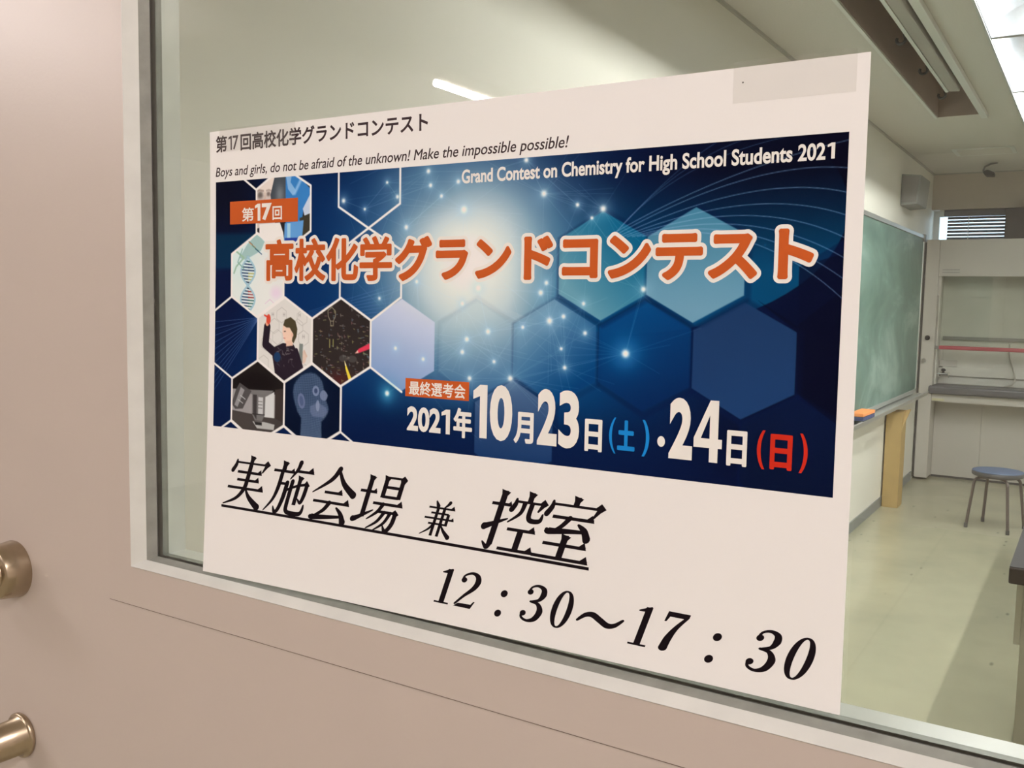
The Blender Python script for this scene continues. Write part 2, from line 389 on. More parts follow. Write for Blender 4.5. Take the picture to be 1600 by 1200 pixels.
# ------------------------------------------------------------------ far window with blinds
YW = YB + .16
wn = thing('window_1', (-.6, YW, WZ0), 'high window behind a blind', 'window'); wn['kind'] = 'structure'
mb = MB(); mb.box(XL, XL + .05, YW, YW + .05, WZ0, WZ1); mb.box(XL + .05, WX1, YW, YW + .05, WZ1 - .03, WZ1); mb.box(XL + .05, WX1, YW, YW + .05, WZ0, WZ0 + .03)
mb.box(.9, .94, YW, YW + .05, WZ0 + .03, WZ1 - .03)
mk('window_frame', mb, M['white_metal'], wn)
mk('window_pane', MB().box(XL + .05, WX1, YW + .02, YW + .026, WZ0 + .03, WZ1 - .03), M['glass'], wn)
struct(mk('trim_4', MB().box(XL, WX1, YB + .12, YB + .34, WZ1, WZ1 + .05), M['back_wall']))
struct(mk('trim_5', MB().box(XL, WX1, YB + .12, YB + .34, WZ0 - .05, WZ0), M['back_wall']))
bl = thing('venetian_blind', (-.2, YB + .09, WZ0), 'half open venetian blind in the high window at the back', 'blind')
mk('headrail', MB().box(-1.262, 1.6, YB + .03, YB + .10, 2.372, 2.425), M['slat'], bl, bevel=.003)
mk('end_cap', MB().box(-1.300, -1.263, YB + .02, YB + .10, 2.368, 2.428), M['white_metal'], bl, bevel=.003)
for k in range(12):
    z = 2.357 - k * .0305
    mk('slat', MB().prism([(YB + .062, z - .0115), (YB + .075, z + .0115), (YB + .0758, z + .0121), (YB + .0628, z - .0109)], 'x', -1.235, 1.6), M['slat'], bl)
for x in (-1.06, -.2, .66):
    mk('ladder_cord', MB().tube([(x, YB + .059, 2.372), (x, YB + .059, WZ0 + .03)], .0035, 8), M['white_metal'], bl)
tag(mk('equipment_box', MB().box(-.745, -.05, 8.52, 8.72, 2.147, 2.405), mat('dark_brown_box', (.055, .048, .042), .6, noise=.05, nscale=10), bevel=.004),
    'dark brown box on top of the fume hood in front of the blind', 'box')

# ------------------------------------------------------------------ fume hood
HXR = .40; yf = 8.455
h = thing('fume_hood', (-.47, 8.58, 0), 'pale built-in fume hood against the back wall', 'fume hood')
mk('side_post', MB().box(-1.343, -1.236, yf, 8.74, .02, 2.143), M['hood'], h, bevel=.003)
mk('side_post', MB().box(HXR - .107, HXR, yf, 8.74, .02, 2.143), M['hood'], h, bevel=.003)
mk('dark_gap_strip', MB().box(-1.357, -1.3435, yf + .004, 8.74, .03, 2.12), M['dark_line'], h)  # dark strip drawn in the gap between wall and hood
fa = mk('top_panel', MB().box(-1.234, HXR - .109, yf + .004, yf + .03, 1.822, 2.143), M['hood'], h, bevel=.002)
mb = MB()
rr = random.Random(3)
for zz, hh in ((1.874, .010), (1.852, .009)):
    x = -1.205
    while x < -1.07:
        w = rr.uniform(.004, .011); mb.box(x, x + w, yf + .0005, yf + .0038, zz, zz + hh); x += w + .0035
mk('maker_label', mb, M['grey_ink'], fa)
mk('hood_roof', MB().box(-1.234, HXR - .109, yf + .031, 8.74, 2.10, 2.135), M['hood'], h)
mk('inner_back', MB().box(-1.234, HXR - .109, 8.715, 8.735, .86, 2.099), M['hood_inner'], h)
mk('inner_side', MB().box(-1.234, -1.222, yf + .09, 8.714, .862, 2.098), M['hood_inner'], h)
mk('guide_strip', MB().box(-1.235, -1.210, yf + .032, yf + .05, 1.655, 1.82), M['hood'], h)
sash = mk('sash', MB().box(-1.205, HXR - .12, yf + .055, yf + .060, 1.215, 1.825), clear_mat('sash_glass', (.94, .95, .93)), h)
mk('sash_bar', MB().box(-1.205, HXR - .12, yf + .04, yf + .075, 1.178, 1.212), M['red'], sash, bevel=.006)
mk('sash_end', MB().box(-1.232, -1.206, yf + .045, yf + .07, 1.18, 1.21), M['grey'], sash)
mk('back_rail', MB().box(-1.20, HXR - .13, 8.69, 8.714, 1.262, 1.290), M['grey'], h)
mk('upper_baffle', MB().box(-1.22, HXR - .13, 8.700, 8.714, 1.645, 2.08), M['hood_inner'], h)
mk('lower_baffle', MB().box(-1.19, HXR - .13, 8.692, 8.714, .935, 1.20), M['hood_inner'], h, bevel=.002)
mk('socket_plate', MB().box(-1.215, -1.07, 8.685, 8.691, 1.02, 1.075), M['hood'], h, bevel=.002)
ct = mk('counter', MB().box(-1.262, HXR + .01, yf - .035, 8.74, .783, .857), M['counter'], h, bevel=.018)
mk('apron', MB().box(-1.234, HXR - .109, yf + .006, 8.70, .715, .782), M['hood'], h)
mk('notice_strip', MB().box(-1.23, -1.13, yf + .002, yf + .0055, .722, .742), mat('yellowed_tape', (.55, .52, .33), .6), h)
mb = MB(); mb.box(-1.234, -.846, 8.70, 8.735, .02, .714); mb.box(-.844, -.15, 8.70, 8.735, .02, .714); mb.box(-.148, HXR - .109, 8.70, 8.735, .02, .714)
mk('knee_panel', mb, M['hood'], h)
mk('plinth', MB().box(-1.234, HXR - .109, 8.702, 8.735, 0, .019), M['dark_line'], h)
k1 = mk('knob', MB().lathe((-1.296, yf, 1.278), (0, -1, 0), [(0, .022), (.006, .022), (.008, .017), (.03, .016), (.033, .012)], 24), M['black'], h)
k1['label'] = 'black knob'
k2 = mk('knob', MB().lathe((-1.312, yf, 1.076), (0, -1, 0), [(0, .020), (.004, .020), (.006, .012), (.02, .014), (.028, .018), (.032, .014)], 24), M['chrome'], h)
k2['label'] = 'chrome knob'
tp = mk('gas_tap', MB().tube([(-1.222, 8.60, .955), (-1.19, 8.60, .955), (-1.13, 8.60, .955)], .011, 12).tube([(-1.205, 8.60, .955), (-1.205, 8.60, .925)], .009, 10)
        .lathe((-1.20, 8.60, .955), (1, 0, 0), [(0, .02), (.012, .02)], 16).tube([(-1.13, 8.60, .967), (-1.118, 8.60, .945), (-1.125, 8.60, .925)], [.012, .009, .007], 12), M['chrome'], h)
mk('tap_handle', MB().lathe((-1.168, 8.60, .967), (0, 0, 1), [(0, .010), (.012, .011), (.016, .020), (.028, .020), (.036, .008)], 16), M['black'], tp)
tag(mk('rubber_hose', MB().tube([(-.66, 8.68, 1.24), (-.66, 8.675, 1.17), (-.645, 8.67, 1.10), (-.615, 8.66, 1.02), (-.60, 8.65, .96), (-.60, 8.64, .92), (-.62, 8.63, .885), (-.68, 8.62, .868)], .007, 10), mat('hose', (.40, .38, .33), .6)),
    'thin grey hose hanging inside the fume hood', 'hose')

# ------------------------------------------------------------------ blackboard, tray, eraser
b = thing('blackboard', (-1.34, 5.0, .82), 'green blackboard smeared with chalk on the left wall', 'blackboard')
by0, by1, bz0, bz1 = 2.75, 8.10, .845, 2.128
mk('board', MB().box(XL + .012, -1.322, by0, by1, bz0, bz1), M['chalk'], b)
mb = MB(); mb.box(XL + .001, -1.314, by0 - .03, by1 + .03, bz1, bz1 + .03); mb.box(XL + .001, -1.314, by0 - .03, by1 + .03, bz0 - .03, bz0)
mb.box(XL + .001, -1.314, by1, by1 + .035, bz0, bz1); mb.box(XL + .001, -1.314, by0 - .035, by0, bz0, bz1)
mk('frame', mb, M['alu'], b, bevel=.003)
mk('corner_piece', MB().box(XL + .001, -1.305, by1 - .01, by1 + .045, bz1 - .025, bz1 + .038), M['grey'], b, bevel=.004)
tr = mk('chalk_tray', MB().prism([(XL + .001, .800), (-1.250, .800), (-1.236, .822), (-1.228, .818), (-1.240, .784), (-1.26, .776), (XL + .001, .782)], 'y', by0, 8.235), M['alu'], b, bevel=.002)
e = thing('blackboard_eraser', (-1.275, 5.72, .826), 'orange and navy blackboard eraser on the chalk tray', 'eraser')
def rbox(cx, cy, z0, z1, lx, ly, rz, mb):
    c, s = math.cos(rz), math.sin(rz)
    pr = [(cx + c * a - s * d, cy + s * a + c * d) for a, d in ((-lx, -ly), (lx, -ly), (lx, ly), (-lx, ly))]
    return mb.prism(pr, 'z', z0, z1)
mk('grip', rbox(-1.268, 5.72, .8235, .850, .044, .16, -.02, MB()), M['navy'], e, bevel=.004)
mk('felt_pad', rbox(-1.268, 5.72, .8505, .872, .045, .163, -.02, MB()), M['felt'], e, bevel=.004)

# cardboard box leaning upright under the tray
cb = thing('cardboard_box', (-1.29, 7.15, 0), 'tall narrow brown cardboard box standing under the blackboard', 'box')
mb = MB(); x0, x1, y0, y1, zt = -1.352, -1.238, 7.03, 7.22, .745
mb.box(x0, x1, y0, y0 + .005, 0, zt); mb.box(x0, x1, y1 - .005, y1, 0, zt); mb.box(x0, x0 + .005, y0 + .005, y1 - .005, 0, zt); mb.box(x1 - .005, x1, y0 + .005, y1 - .005, 0, zt)
mb.box(x0 + .005, x1 - .005, y0 + .005, y1 - .005, 0, .005)
mk('carton', mb, M['card'], cb)
mk('flap', MB().add([(x1 - .003, y0 + .004, zt - .12), (x1 - .003, y1 - .004, zt), (x1 + .032, y1 - .02, zt + .012), (x1 - .001, y0 + .004, zt - .14),
                      (x1 + .001, y0 + .003, zt - .12), (x1 + .001, y1 - .005, zt), (x1 + .036, y1 - .021, zt + .010), (x1 + .002, y0 + .003, zt - .14)],
                     [(0, 1, 2, 3), (7, 6, 5, 4), (0, 4, 5, 1), (1, 5, 6, 2), (2, 6, 7, 3), (3, 7, 4, 0)]), M['card_edge'], cb)

# ------------------------------------------------------------------ stool
s = thing('lab_stool', (-.545, 6.755, 0), 'round blue topped stool with four bent metal legs', 'stool')
cx, cy, sz, R = -.542, 6.745, .415, .165
mk('seat', MB().lathe((cx, cy, sz - .008), (0, 0, 1), [(0, R - .004), (.004, R), (.008, R - .003), (.0095, R - .02), (.010, .01)], 56), M['stool_blue'], s)
mk('seat_edge', MB().lathe((cx, cy, sz - .038), (0, 0, 1), [(0, R - .012), (.004, R - .002), (.012, R + .001), (.026, R + .001), (.0305, R - .001)], 56), M['stool_edge'], s)
for k in range(4):
    an = math.radians(28 + 90 * k); d = Vector((math.cos(an), math.sin(an), 0)); c = Vector((cx, cy, 0))
    pts = [c + d * .05 + Vector((0, 0, sz - .052)), c + d * .115 + Vector((0, 0, sz - .052))]
    pts += [c + d * (.115 + .045 * math.sin(a)) + Vector((0, 0, sz - .052 - .045 * (1 - math.cos(a)))) for a in np.linspace(.2, math.pi / 2, 7)]
    pts += [c + d * .200 + Vector((0, .02, .012))]
    lg = mk('leg', MB().tube(pts, .0105, 14), M['stool_leg'], s)
    mk('rubber_foot', MB().tube([pts[-1] + Vector((0, 0, .02)), pts[-1] + Vector((0, 0, -.0115))], .0125, 14), M['stool_edge'], lg)
mk('seat_ring', MB().lathe((cx, cy, sz - .0445), (0, 0, 1), [(0, .135), (.006, .135)], 40), M['stool_leg'], s)

# ------------------------------------------------------------------ lab bench
bt = thing('lab_bench', (.5, 4.3, 0), 'dark topped lab bench at the right edge of the photo', 'bench')
tx, ty, tz = -.200, 2.80, .712
mk('worktop', MB().box(tx, 1.2, ty + .004, 6.0, tz - .002, tz), M['bench_top'], bt)
mk('worktop_edge', MB().box(tx - .001, 1.201, ty, 6.001, tz - .057, tz - .0022), M['bench_edge'], bt, bevel=.006)
mk('end_panel', MB().box(-.158, 1.15, ty + .05, ty + .075, .0, tz - .058), M['bench_body'], bt)
mk('side_panel', MB().box(-.154, -.13, ty + .076, 5.95, .0, tz - .058), M['bench_body'], bt)
mk('corner_leg', MB().box(-.178, -.159, ty + .055, ty + .08, .44, tz - .058), M['bench_pale'], bt)
tag(mk('paper_sheet', MB().box(-.195, -.02, 4.05, 4.35, tz + .0005, tz + .0035), M['white_ink']), 'pale sheet lying on the far part of the dark bench', 'paper')

# ------------------------------------------------------------------ the glazed door
GX0, GX1, GZ0, GZ1 = -.8077, .24, EYE - .2705, 2.02      # sight size of the glass
OX0, OX1, OZ0, OZ1 = -.8275, .26, EYE - .2807, 2.04      # outer edge of the glazing bead
DB = .030
d = struct(mk('door_1', plate(DY, DB, DX0, DX1, .006, DZ1, [(OX0, OX1, OZ0, OZ1)], axis='y'), M['door'], origin=(-.3, 0, 0)), 'pale pinkish beige door leaf', 'door')
TX0, TZ0, TX1, TZ1 = -.866, EYE - .3214, .30, 2.08
mb = plate(DY - .0018, DY, TX0, TX1, TZ0, TZ1, [(OX0, OX1, OZ0, OZ1)], axis='y')
mk('window_trim', mb, M['door'], d)
mk('trim_shadow_line', MB().box(TX0, TX1, DY - .0008, DY, TZ0 - .0011, TZ0 - .0001), mat('painted_trim_shadow', (.16, .115, .095), .7), d)  # dark strip painted in for the shadow line under the trim
def frame_ring(rects, mi_list, mb):
    """rings of quads between successive rectangles (x0,x1,z0,z1,y)"""
    for (a, bq, mi) in zip(rects[:-1], rects[1:], mi_list):
        A = [(a[0], a[4], a[2]), (a[1], a[4], a[2]), (a[1], a[4], a[3]), (a[0], a[4], a[3])]
        B = [(bq[0], bq[4], bq[2]), (bq[1], bq[4], bq[2]), (bq[1], bq[4], bq[3]), (bq[0], bq[4], bq[3])]
        for k in range(4):
            mb.quad(A[k], A[(k + 1) % 4], B[(k + 1) % 4], B[k], mi)
    return mb
def rect(k, y): # k: 0 outer bead edge, 1 sight line
    return (OX0 + (GX0 - OX0) * k, OX1 + (GX1 - OX1) * k, OZ0 + (GZ0 - OZ0) * k, OZ1 + (GZ1 - OZ1) * k, y)
mb = frame_ring([rect(0, DY + .002), rect(0, DY - .0026), rect(.07, DY - .0034), rect(.74, -.0105), rect(.74, 0)], [0, 0, 0, 0, 0], MB())
mk('glazing_bead', mb, M['bead'], d, bevel=.0006)
mb = frame_ring([rect(.745, -.0105), rect(1.0, -.0015), rect(1.0, 0)], [0, 0], MB())
mk('gasket', mb, M['gasket'], d)
mb = frame_ring([rect(1.0, -.0012), rect(1.02, -.0003)], [0], MB())
mk('seal_line', mb, M['dark_line'], d)
mk('glass_pane', MB().box(GX0 - .008, GX1 + .008, 0, .005, GZ0 - .008, GZ1 + .008), M['glass'], d)
mb = frame_ring([rect(1.0, .0052), rect(1.0, .0125)], [0], MB())
mk('inner_gasket', mb, M['gasket'], d)
mb = frame_ring([rect(1.0, .0126), rect(.98, DB + .004), rect(.0, DB + .004)], [0, 0], MB())
mk('inner_bead', mb, M['bead'], d)
hz = EYE - .3195; hx = -1.0405
hd = mk('door_handle', MB().lathe((hx, DY, hz), (0, -1, 0), [(0, .0325), (.002, .0330), (.026, .0300), (.0275, .0285), (.0278, .020)], 56)
        .lathe((hx, DY - .0278, hz), (0, -1, 0), [(0, .019), (.004, .0165), (.012, .0125), (.030, .0115)], 40), M['steel'], d)
hd['label'] = 'satin metal lever handle'
mk('lever', MB().tube([(hx, DY - .050, hz), (hx - .004, DY - .062, hz), (hx - .018, DY - .070, hz), (hx - .06, DY - .072, hz), (hx - .105, DY - .070, hz)], [.0115, .012, .0115, .0105, .0095], 20), M['steel'], hd)
lz = EYE - .5165; lx = -1.0355
lk = mk('door_lock', MB().lathe((lx, DY, lz), (0, -1, 0), [(0, .0250), (.0015, .0262), (.0045, .0262), (.006, .0245), (.0065, .0215), (.052, .0205), (.054, .0185), (.0545, .004)], 56), M['steel'], d)
lk['label'] = 'satin metal lock cylinder'

# ------------------------------------------------------------------ the poster: sheet coordinates in mm, u right, v down
PW, PH = 594.0, 418.5
ANG = math.atan(.0034 / .594)
def P(u, v, off=0.0):
    u = np.asarray(u, float) / 1000; v = np.asarray(v, float) / 1000
    t = np.clip(v / .4185, 0, 1); q = np.clip(u / .594, 0, 1)
    bulge = .0009 + .0135 * t ** 1.7 * (1 - q) ** 2.2 + .0020 * t ** 2
    x = -.7230 + math.cos(ANG) * u + math.sin(ANG) * v
    z = EYE + .1511 + math.sin(ANG) * u - math.cos(ANG) * v
    return np.stack([x, -bulge - off, z], -1)
def sheet(name, u0, u1, v0, v1, nu, nv, off, mats, parent=None, thick=0.0):
    uu, vv = np.meshgrid(np.linspace(u0, u1, nu + 1), np.linspace(v0, v1, nv + 1))
    vs = P(uu, vv, off).reshape(-1, 3)
    idx = np.arange((nu + 1) * (nv + 1)).reshape(nv + 1, nu + 1)
    fs = np.stack([idx[:-1, :-1], idx[1:, :-1], idx[1:, 1:], idx[:-1, 1:]], -1).reshape(-1, 4)
    if thick:
        vb = vs.copy(); vb[:, 1] += thick; n = len(vs)
        rim = np.concatenate([idx[0, :], idx[1:, -1], idx[-1, -2::-1], idx[-2:0:-1, 0]]); nr = len(rim)
        vs = np.vstack([vs, vb, vs[rim], vb[rim]]); fb = fs[:, ::-1] + n; k = np.arange(nr) + 2 * n
        side = np.stack([k, np.roll(k, -1), np.roll(k, -1) + nr, k + nr], -1)
        fs = np.vstack([fs, fb, side])
    fl = fs.tolist()
    return put(name, vs, fl, mats, parent, sm=[True] * len(fl))
poster = sheet('poster', 0, PW, 0, PH, 60, 42, 0.0, M['paper'], thick=.0003)
tag(poster, 'white printed contest poster with a blue banner, taped to the door glass', 'poster')

# ---- banner artwork: printed colours, painted into a fine grid of colour values
BU0, BU1, BV0, BV1 = 8.0, 583.3, 47.0, 277.3
NU, NV = 1150, 461
gu = np.linspace(BU0, BU1, NU); gv = np.linspace(BV0, BV1, NV)
UU, VV = np.meshgrid(gu, gv); IMG = np.zeros((NV, NU, 3))
def win(u0, u1, v0, v1, pad=3):
    i0 = max(0, np.searchsorted(gu, u0 - pad)); i1 = min(NU, np.searchsorted(gu, u1 + pad)); j0 = max(0, np.searchsorted(gv, v0 - pad)); j1 = min(NV, np.searchsorted(gv, v1 + pad))
    return slice(j0, j1), slice(i0, i1)
def comp(sl, a, c, mode='over'):
    if a.size == 0: return
    c = np.asarray(c, float) / 255.0; a = a[..., None]
    if mode == 'over': IMG[sl] = IMG[sl] * (1 - a) + c * a
    else: IMG[sl] = 1 - (1 - IMG[sl]) * (1 - c * a)
def segdist(X, Y, p, q):
    dx, dy = q[0] - p[0], q[1] - p[1]; L2 = dx * dx + dy * dy + 1e-12
    t = np.clip(((X - p[0]) * dx + (Y - p[1]) * dy) / L2, 0, 1)
    return np.hypot(X - p[0] - t * dx, Y - p[1] - t * dy)
def polymask(pts, soft=.35, sl=None):
    pts = [tuple(p) for p in pts]
    if sl is None:
        xs = [p[0] for p in pts]; ys = [p[1] for p in pts]; sl = win(min(xs), max(xs), min(ys), max(ys), 2 + soft * 2)
    X, Y = UU[sl], VV[sl]; ins = np.zeros(X.shape, bool); dist = np.full(X.shape, 1e9)
    for p, q in zip(pts, pts[1:] + pts[:1]):
        dist = np.minimum(dist, segdist(X, Y, p, q))
        if p[1] != q[1]:
            cr = ((p[1] > Y) != (q[1] > Y)) & (X < (q[0] - p[0]) * (Y - p[1]) / (q[1] - p[1]) + p[0]); ins ^= cr
    return sl, np.clip(.5 + np.where(ins, dist, -dist) / (2 * soft), 0, 1)
CLIP = None                                             # polygon that limits painting (one photo cell)
def clipmask(sl): return polymask(CLIP, .3, sl)[1] if CLIP else 1.0
def poly(pts, c, a=1.0, soft=.35, mode='over'):
    sl, m = polymask(pts, soft); comp(sl, m * a * clipmask(sl), c, mode)
def line(pts, w, c, a=1.0, soft=.3, mode='over', closed=False):
    pts = list(pts) + ([pts[0]] if closed else [])
    xs = [p[0] for p in pts]; ys = [p[1] for p in pts]; sl = win(min(xs), max(xs), min(ys), max(ys), w + 2); X, Y = UU[sl], VV[sl]
    dist = np.full(X.shape, 1e9)
    for p, q in zip(pts[:-1], pts[1:]): dist = np.minimum(dist, segdist(X, Y, p, q))
    comp(sl, np.clip(.5 + (w / 2 - dist) / (2 * soft), 0, 1) * a * clipmask(sl), c, mode)
def blob(x, y, rx, ry, c, a=1.0, p=2.0, mode='over'):
    sl = win(x - 3 * rx, x + 3 * rx, y - 3 * ry, y + 3 * ry); X, Y = UU[sl], VV[sl]
    comp(sl, a * np.exp(-(np.hypot((X - x) / rx, (Y - y) / ry)) ** p) * clipmask(sl), c, mode)
def oval(x, y, rx, ry, c, a=1.0, rot=0.0, soft=.35):
    poly([(x + rx * math.cos(t) * math.cos(rot) - ry * math.sin(t) * math.sin(rot), y + rx * math.cos(t) * math.sin(rot) + ry * math.sin(t) * math.cos(rot)) for t in np.linspace(0, 2 * math.pi, 29)[:-1]], c, a, soft)
def hexa(cx, cy, w=33.6, top=38.3, side=19.7):
    return [(cx, cy - top), (cx + w, cy - side), (cx + w, cy + side), (cx, cy + top), (cx - w, cy + side), (cx - w, cy - side)]
def grad_poly(pts, c0, c1, p0, p1, a=1.0):
    sl, m = polymask(pts, .4); X, Y = UU[sl], VV[sl]
    dx, dy = p1[0] - p0[0], p1[1] - p0[1]; t = np.clip(((X - p0[0]) * dx + (Y - p0[1]) * dy) / (dx * dx + dy * dy), 0, 1)[..., None]
    col = (np.asarray(c0) * (1 - t) + np.asarray(c1) * t) / 255.0; aa = (m * a)[..., None]
    IMG[sl] = IMG[sl] * (1 - aa) + col * aa

full = (slice(0, NV), slice(0, NU))
IMG[:] = np.array((6, 20, 62)) / 255.0
blob(150, 160, 190, 150, (6, 52, 112), .95, 3)
blob(20, 60, 55, 60, (12, 13, 36), .95, 3)
blob(20, 150, 40, 60, (8, 20, 62), .8, 3)
blob(570, 70, 120, 60, (4, 7, 28), .9, 3)
blob(575, 215, 90, 80, (7, 10, 34), .75, 3)
blob(360, 190, 130, 75, (0, 78, 142), .9, 2.6)
blob(290, 130, 118, 100, (38, 96, 148), .95, 3)
blob(298, 122, 86, 82, (112, 152, 176), .95, 2.4)
blob(303, 142, 76, 70, (170, 190, 192), .92, 2.2)
blob(297, 124, 55, 51, (236, 228, 210), 1.0, 2.3)
blob(250, 58, 40, 22, (92, 132, 160), .6, 2)
blob(300, 275, 190, 34, (6, 30, 78), .85, 3)
# teal lens shape at right
th = np.linspace(0, 2 * math.pi, 73)[:-1]
ell = [(428 + 157 * math.cos(t), 95 + 81.5 * math.sin(t)) for t in th]
sl, m_ = polymask(ell, .3); X, Y = UU[sl], VV[sl]
comp(sl, m_ * np.clip((X - 335) / 130, 0, 1) * np.clip((Y - 62) / 70, .05, 1) * .72, (0, 104, 152))
# large soft hexagons
def bighex(cx, cy, c0, c1, d0, d1, a=1.0, shade=.55):
    line(hexa(cx + 1.6, cy + 1.5, 36.2, 41, 21), 4.2, (4, 28, 78), shade * .8, 1.2, closed=True)
    grad_poly(hexa(cx, cy, 35.2, 39.2, 20.2), c0, c1, (cx + d0[0], cy + d0[1]), (cx + d1[0], cy + d1[1]), a)
bighex(305.5, 192, (160, 184, 190), (72, 118, 164), (-6, -20), (10, 38), .36, .07)
bighex(376, 192, (130, 166, 186), (0, 70, 134), (-22, -26), (20, 26), .80, .28)
bighex(449, 192, (0, 76, 140), (0, 46, 104), (-10, -30), (15, 30), .9)
bighex(521, 192.5, (34, 64, 110), (34, 68, 118), (0, -30), (0, 30), 1.0)
bighex(557, 254, (12, 28, 68), (10, 22, 56), (0, -30), (0, 30), .9, .7)
bighex(341.5, 254.5, (84, 112, 148), (28, 62, 116), (0, -34), (0, 26), .95, .5)
bighex(414.5, 128.5, (118, 168, 178), (8, 112, 152), (-20, 22), (24, -26), .85, .45)
bighex(485, 128.5, (78, 142, 166), (120, 162, 180), (0, -34), (0, 30), .95, .45)
poly([(556, 130), (583.3, 113), (583.3, 145), (556, 168)], (4, 30, 78), .5)
poly([(530, 152), (556, 168), (556, 130), (583.3, 122), (583.3, 230), (558, 212), (556, 172)], (5, 10, 36), .55)
# web of thin lines and bright nodes
stars = [(257.7, 51.6, 1.5), (260, 62.9, 1.4), (270.9, 71.9, 1.2), (292.9, 83.4, 2.3), (235.7, 95.5, 1.6), (215.2, 58.2, 1.0), (226.2, 70.4, 1.3), (287.1, 61.4, 1.4),
         (349.4, 48.8, 1.5), (365.2, 74.5, 2.0), (393.7, 83.9, 1.2), (414.6, 87.6, 1.9), (405.7, 93.8, 1.0), (368.8, 140.6, 1.4), (364.1, 148, 1.7), (400.5, 155.7, 1.2), (292.6, 157.1, 1.3),
         (247, 139.8, 1.2), (307.6, 144.7, 1.8), (167.5, 71.1, 1.6), (191.2, 79.1, 1.0), (208, 153.8, 1.1), (225.8, 195, 1.2), (254.6, 202.8, 1.2), (297.4, 185.1, 1.6),
         (293.3, 195.4, 1.5), (317.3, 178.5, 1.7), (348.9, 174.3, 1.1), (372.2, 168.9, 2.1), (384, 165.4, 1.4), (402.3, 177.2, 1.3), (382.7, 189.4, 1.0), (386, 203.4, 1.3), (323.4, 201.7, 1.2), (338.6, 214, 1.8),
         (300.7, 216, 1.5), (217.6, 233.1, 1.5), (435.2, 190.9, 2.0), (447.7, 145, 1.6)]
rg = random.Random(11)
mesh_stars = [s_ for s_ in stars if s_[0] > 160]
for i, a_ in enumerate(mesh_stars):
    near = sorted(mesh_stars, key=lambda q: math.hypot(q[0] - a_[0], q[1] - a_[1]))[1:9]
    for q in rg.sample(near, 3):
        line([a_[:2], q[:2]], .35, (190, 212, 222), .13, .3)
for hub in ((365.2, 74.5), (414.6, 87.6), (292.9, 83.4), (386, 203.4), (297.4, 185.1), (338.6, 214), (435.2, 190.9), (372.2, 168.9)):
    for k in range(9):
        an = rg.uniform(0, 2 * math.pi); L_ = rg.uniform(30, 75)
        line([hub, (hub[0] + L_ * math.cos(an), hub[1] + L_ * .8 * math.sin(an))], .35, (185, 210, 222), .15, .3)
for k in range(60):
    x, y = rg.gauss(290, 55), rg.gauss(140, 45); an = rg.uniform(0, math.pi)
    line([(x, y), (x + 55 * math.cos(an), y + 40 * math.sin(an))], .35, (205, 220, 222), .14, .3)
# swirl lines, upper right
for k, (ve, cu, cv) in enumerate(((52, 500, 66), (69, 520, 60), (84, 524, 68), (98, 524, 76), (112, 524, 82), (124.5, 522, 88), (137.5, 520, 92), (150, 524, 96))):
    p0, p1, p2 = (418 + 4 * k, 108), (cu, cv), (583.3, ve)
    line([tuple((1 - t) ** 2 * np.array(p0) + 2 * t * (1 - t) * np.array(p1) + t * t * np.array(p2)) for t in np.linspace(0, 1, 22)], .55, (150, 175, 205), .55, .3)
for k, (xe) in enumerate((498, 515, 544)):
    line([tuple((1 - t) ** 2 * np.array((424, 106)) + 2 * t * (1 - t) * np.array((468, 62 - 2 * k)) + t * t * np.array((xe, 47))) for t in np.linspace(0, 1, 16)], .45, (140, 165, 200), .38, .3)
# fans of lines at left
for k in range(11):
    line([(64, 173 + .3 * k), (8, 178 + 6.5 * k)], .45, (120, 140, 190), .55, .3)
for k in range(9):
    line([(128, 166 + 1.2 * k), (232, 140 + 3.8 * k)], .4, (110, 140, 190), .42, .3)
poly([(8, 95), (62, 96), (62.5, 97), (30, 114.5), (30, 128), (8, 128)], (0, 74, 106), .55, 2)
# ink density: dark blues of the print run deeper than the light ones
IMG *= np.clip(.63 + .48 * IMG.mean(-1, keepdims=True), 0, 1)
# cells with printed photographs -------------------------------------------------
WH = (238, 230, 216)
cells = {'scientist': hexa(95.8, 76), 'dna': hexa(63.5, 134), 'boy': hexa(98.6, 192.2), 'notes': hexa(165.5, 192.2), 'lens': hexa(65.8, 250.2), 'head': hexa(133, 250.2)}
def cell(n, c):
    global CLIP
    CLIP = None; poly(cells[n], c); CLIP = cells[n]
# person in goggles beside a gloved hand
cell('scientist', (40, 34, 34))
poly([(58, 44), (88, 44), (84, 56), (80, 66), (60, 70)], (226, 206, 190)); poly([(60, 62), (82, 62), (86, 88), (60, 92)], (206, 186, 172))
blob(67, 61.5, 4.0, 3.4, (92, 80, 74), .9, 3); blob(77.5, 61, 2.6, 2.2, (104, 86, 78), .85, 3); line([(62, 58.2), (66, 57), (71, 58)], 1.3, (120, 98, 86), .7, .8); line([(75, 58), (78, 57.4), (81, 58.4)], 1.1, (130, 108, 96), .7, .8); line([(73, 60), (73.5, 64), (72, 66)], 1.4, (196, 168, 150), .8, .8)
poly([(86, 44), (101, 44), (100, 58), (98, 80), (82, 74), (80, 62)], (66, 70, 74)); blob(92, 62, 5, 8, (120, 124, 126), .8)
poly([(99, 44), (112, 44), (130, 60), (130, 74), (121, 76), (118, 90), (99, 88)], (54, 118, 176)); poly([(99, 44), (107, 44), (105, 52), (112, 60), (108, 64), (102, 58)], (130, 170, 204))
line([(110, 62), (118, 50)], 3, (138, 178, 212), .9, 1); poly([(120, 76), (130, 62), (130, 80), (122, 82)], (190, 196, 206)); poly([(116, 84), (130, 80), (130, 98), (118, 100)], (58, 52, 40))
poly([(66, 88), (92, 87), (96, 96), (100, 116), (66, 116)], (232, 226, 222)); poly([(98, 88), (121, 86), (119, 104), (97, 104)], (96, 148, 196)); poly([(101, 88), (105, 88), (105, 104), (101, 104)], (160, 196, 224))
